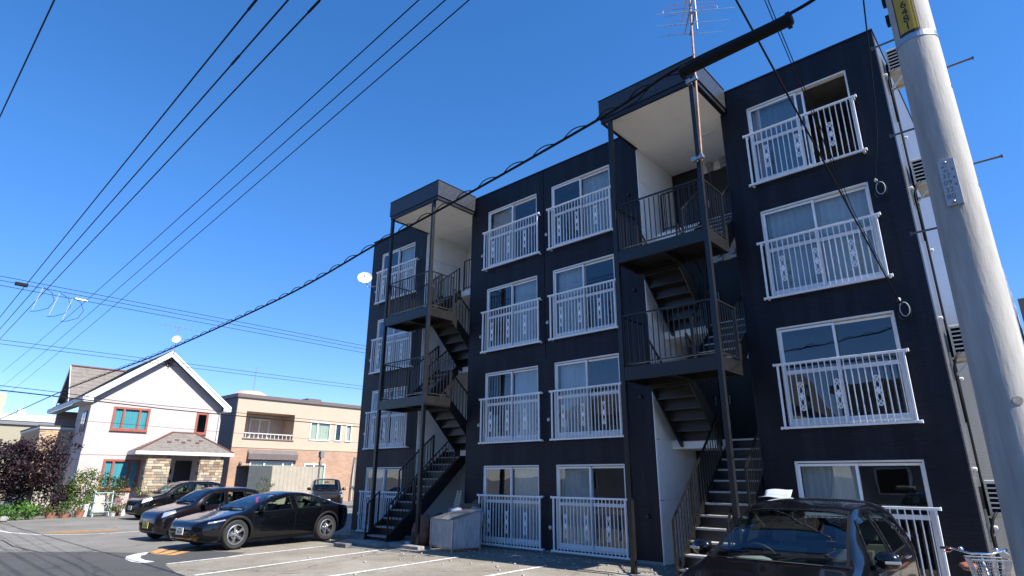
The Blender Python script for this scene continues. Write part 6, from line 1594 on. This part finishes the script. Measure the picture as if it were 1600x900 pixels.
def pot(lab, x, y, z, r, h, pm_, kind, fh, n=14, per=16, size=0.045, box=False, fl=None):
    o = thing('potted_plant', lab, 'plant', (x, y, z), 0, 'potted plants along the white house'); g = MB()
    if box: g.box(x-r*0.6, x+r*0.6, y-r*1.3, y+r*1.3, z, z+h)
    else: g.lathe([(0, 0), (r*0.72, 0), (r, h), (r*0.86, h), (r*0.8, h*0.85), (0, h*0.85)], (x, y, z), (0, 0, 1), 16)
    g.build('pot', pm_, o, auto=40)
    g = MB(); foliage(g, (x, y, z+h+fh*0.45), (r*1.25, r*1.5, fh*0.55), n, per, size, rng); plain_mesh(g, 'leaves', LF[kind], o)
    if fl: g = MB(); foliage(g, (x, y, z+h+fh*0.6), (r*1.3, r*1.5, fh*0.5), 6, 8, size, rng); plain_mesh(g, 'flowers', LF[fl], o)
for a in (('green plant in a terracotta pot on the ground below the rose bush',-28.6,-4.55,0,.22,.3,M['terracotta'],'green',.4), ('pale leafy plant in a white pot left of the mint ladder',-29.0,-4.2,0,.2,.55,M['whitepot'],'bright',.3),
          ('small rosy plant in a terracotta pot right of the mint ladder',-28.7,-3.05,0,.2,.28,M['terracotta'],'rose',.5), ('olive plant in a square white pot on the kerb',-28.3,-2.85,0,.14,.32,M['whitepot'],'olive',.25),
          ('reddish plant in a grey pot beside the white plant stand',-29.0,-2.5,0,.22,.35,M['greypot'],'rose',.5), ('tall leafy plant in a terracotta pot before the window',-29.4,-2.0,0.45,.2,.3,M['terracotta'],'olive',.6),
          ('orange-potted plant on the low white bench',-29.2,-1.55,0.5,.2,.28,M['terracotta'],'olive',.35)):
    pot(*a)
pot('bright plant in a slate-blue pot beside the white bench', -28.9, -1.15, 0, .24, .42, M['bluepot'], 'bright', .45, fl='rose')
pot('low green plants in a long blue trough by the minivan', -29.0, -0.25, 0, .34, .32, M['bluepot'], 'green', .22, box=True)
pot('trailing plant in a terracotta bowl near the stump', -28.3, -5.2, 0, .24, .2, M['terracotta'], 'olive', .2)
for i, (x, y, r, h, pm_, kd, fh, lab) in enumerate((
    (-28.9,-3.35,.16,.5,'whitepot','olive',.5,'leafy plant in a tall white pot behind the mint ladder'), (-28.2,-3.3,.13,.22,'whitepot','olive',.2,'tiny white pot with olive sprigs before the ladder'),
    (-28.6,-2.2,.18,.25,'bluepot','rose',.55,'pink-flowered plant in a small slate-blue pot'), (-29.6,-2.9,.24,.7,'greypot','olive',.7,'tall grey planter with olive foliage under the window'),
    (-28.5,-1.75,.17,.3,'terracotta','bright',.35,'bright green plant in a low terracotta pot in front of the stand'), (-28.7,-4.95,.2,.35,'greypot','green',.5,'green plant in a grey pot left of the rose bush'),
    (-29.2,-0.75,.16,.3,'whitepot','green',.3,'green plant in a white pot near the round-backed chair'), (-28.4,-5.7,.22,.25,'terracotta','olive',.3,'olive plant in a terracotta bowl under the purple tree'))):
    pot(lab, x, y, 0, r, h, M[pm_], kd, fh, n=20, per=18, size=0.05)
ld = thing('plant_ladder', 'mint-green folding plant ladder standing among the pots', 'ladder', (-28.4, -3.75, 0)); g = MB(); lx0, ly0 = -28.4, -3.75
for y in (-0.36, 0.36):
    g = MB(); g.bar((lx0+0.18, ly0+y, 0), (lx0, ly0+y, 1.15), 0.05, 0.04); g.bar((lx0-0.25, ly0+y, 0), (lx0-0.02, ly0+y, 1.1), 0.04, 0.04); g.build('rail', M['mint'], ld)
for z, x in ((0.2, 0.14), (0.62, 0.07), (1.05, 0.02)): g = MB(); g.box(lx0+x-0.22, lx0+x+0.08, ly0-0.37, ly0+0.37, z, z+0.035); g.build('step', M['mint'], ld)
bn_ = thing('plant_stand', 'low white slatted stand carrying pots under the red-framed window', 'stand', (-29.2, -1.9, 0))
for z in (0.42,): 
    for i in range(4): g = MB(); g.box(-29.5+0.16*i, -29.37+0.16*i, -2.45, -1.3, z, z+0.03); g.build('slat', M['whitepot'], bn_)
for y in (-2.4, -1.35):
    for x in (-29.45, -28.95): g = MB(); g.bar((x, y, 0), (x, y+(0.1 if y > -2 else -0.1), 0.42), 0.05, 0.05); g.build('leg', M['whitepot'], bn_)
ch = thing('garden_chair', 'small white round-backed chair against the white house wall', 'chair', (-30.2, -0.9, 0))
g = MB(); g.lathe([(0, 0.02), (0.22, 0.02), (0.22, -0.01), (0, -0.01)], (-30.2, -0.9, 0.45), (0, 0, 1), 18); g.build('seat', M['whitepot'], ch)
g = MB(); g.lathe([(0.2, -0.012), (0.225, -0.012), (0.225, 0.012), (0.2, 0.012)], (-30.4, -0.9, 0.78), (1, 0, 0.1), 20, close=True)
for i in range(5): y = -0.9-0.16+0.08*i; h_ = math.sqrt(max(0, 0.2**2-(y+0.9)**2)); g.bar((-30.4, y, 0.78-h_), (-30.4, y, 0.78+h_), 0.012, 0.012)
g.build('backrest', M['galv'], ch)
for dx, dy in ((.15, .15), (.15, -.15), (-.18, .15), (-.18, -.15)): g = MB(); g.tube([(-30.2+dx, -0.9+dy, 0), (-30.2+dx*0.9, -0.9+dy*0.9, 0.44)], 0.013, 6); g.build('leg', M['galv'], ch)
stp = thing('wood_stump', 'weathered red-brown timber stump at the left road edge', 'stump', (-24.6, -8.45, 0)); g = MB()
g.lathe([(0.26, 0), (0.21, 0.2), (0.19, 0.6), (0.2, 0.9), (0.0, 0.92)], (-24.6, -8.45, 0), (0.05, 0.1, 1), 9); g.build('trunk', mat('redwood', (0.16, 0.065, 0.045), 0.9, var=0.4, vs=6, bump=0.8, bs=12, stretch=(4, 4, 0.6)), stp)
for i, (x, y, s_, lab) in enumerate(((-25.2,-8.9,0.35,'pale boulder at the left edge of the corner garden'), (-26.0,-8.2,0.22,'small grey rock beside the timber stump'), (-27.0,-7.6,0.2,'flat tan rock in front of the olive bush'))):
    bag('garden_rock', lab, (x, y, 0), (s_, s_*1.2, s_*0.6), M['concrete'], 'rock', 20+i)
rs = thing('round_sign', 'round road sign seen from behind at the left edge', 'sign', (-27.5, -9.0, 0))
g = MB(); g.tube([(-27.5, -9.0, 0), (-27.5, -9.0, 3.0)], 0.04, 10); g.build('post', M['galv'], rs)
g = MB(); g.lathe([(0, 0.0), (0.30, 0.0), (0.31, 0.02), (0.30, 0.035), (0, 0.035)], (-27.42, -9.0, 2.75), (1, 0.0, 0), 28); g.build('disc', mat('sign_back_grey', (0.5, 0.52, 0.54), 0.5, var=0.15), rs)
for z in (2.62, 2.82):
    g = MB(); g.box(-27.46, -27.35, -9.2, -8.8, z, z+0.05); g.build('brace', M['galv'], rs)
# a sliver of tree between the brick house and the block
st_ = thing('street_tree', 'slim green tree showing left of the apartment block edge', 'tree', (-24.0, 11.5, 0))
g = MB(); g.tube([(-24, 11.5, 0), (-24, 11.5, 3), (-24.0, 11.4, 5.6)], [0.14, 0.1, 0.05], 8); g.build('trunk', M['bark'], st_)
g = MB(); foliage(g, (-24, 11.5, 5.4), (1.6, 1.25, 1.9), 120, 26, 0.1, rng); plain_mesh(g, 'crown', LF['green'], st_)
# windblown grit along the foot of the block
gr_ = MB()
for _ in range(420):
    x = rng.uniform(-12, 4); y = -abs(rng.gauss(0, 1.6))-0.2; s_ = rng.uniform(0.006, 0.022)
    gr_.obox((x, y, 0.012+s_*0.4), (s_, 0, 0.2*s_), (0.2*s_, s_*rng.uniform(0.6, 1.4), 0), (0, 0, s_*0.5))
tag(gr_.build('grit', mat('pale_grit', (0.42, 0.40, 0.36), 0.9, var=0.3), None), 'pale grit scattered on the parking lot by the wall', 'grit', kind='stuff')
bpy.context.view_layer.update()
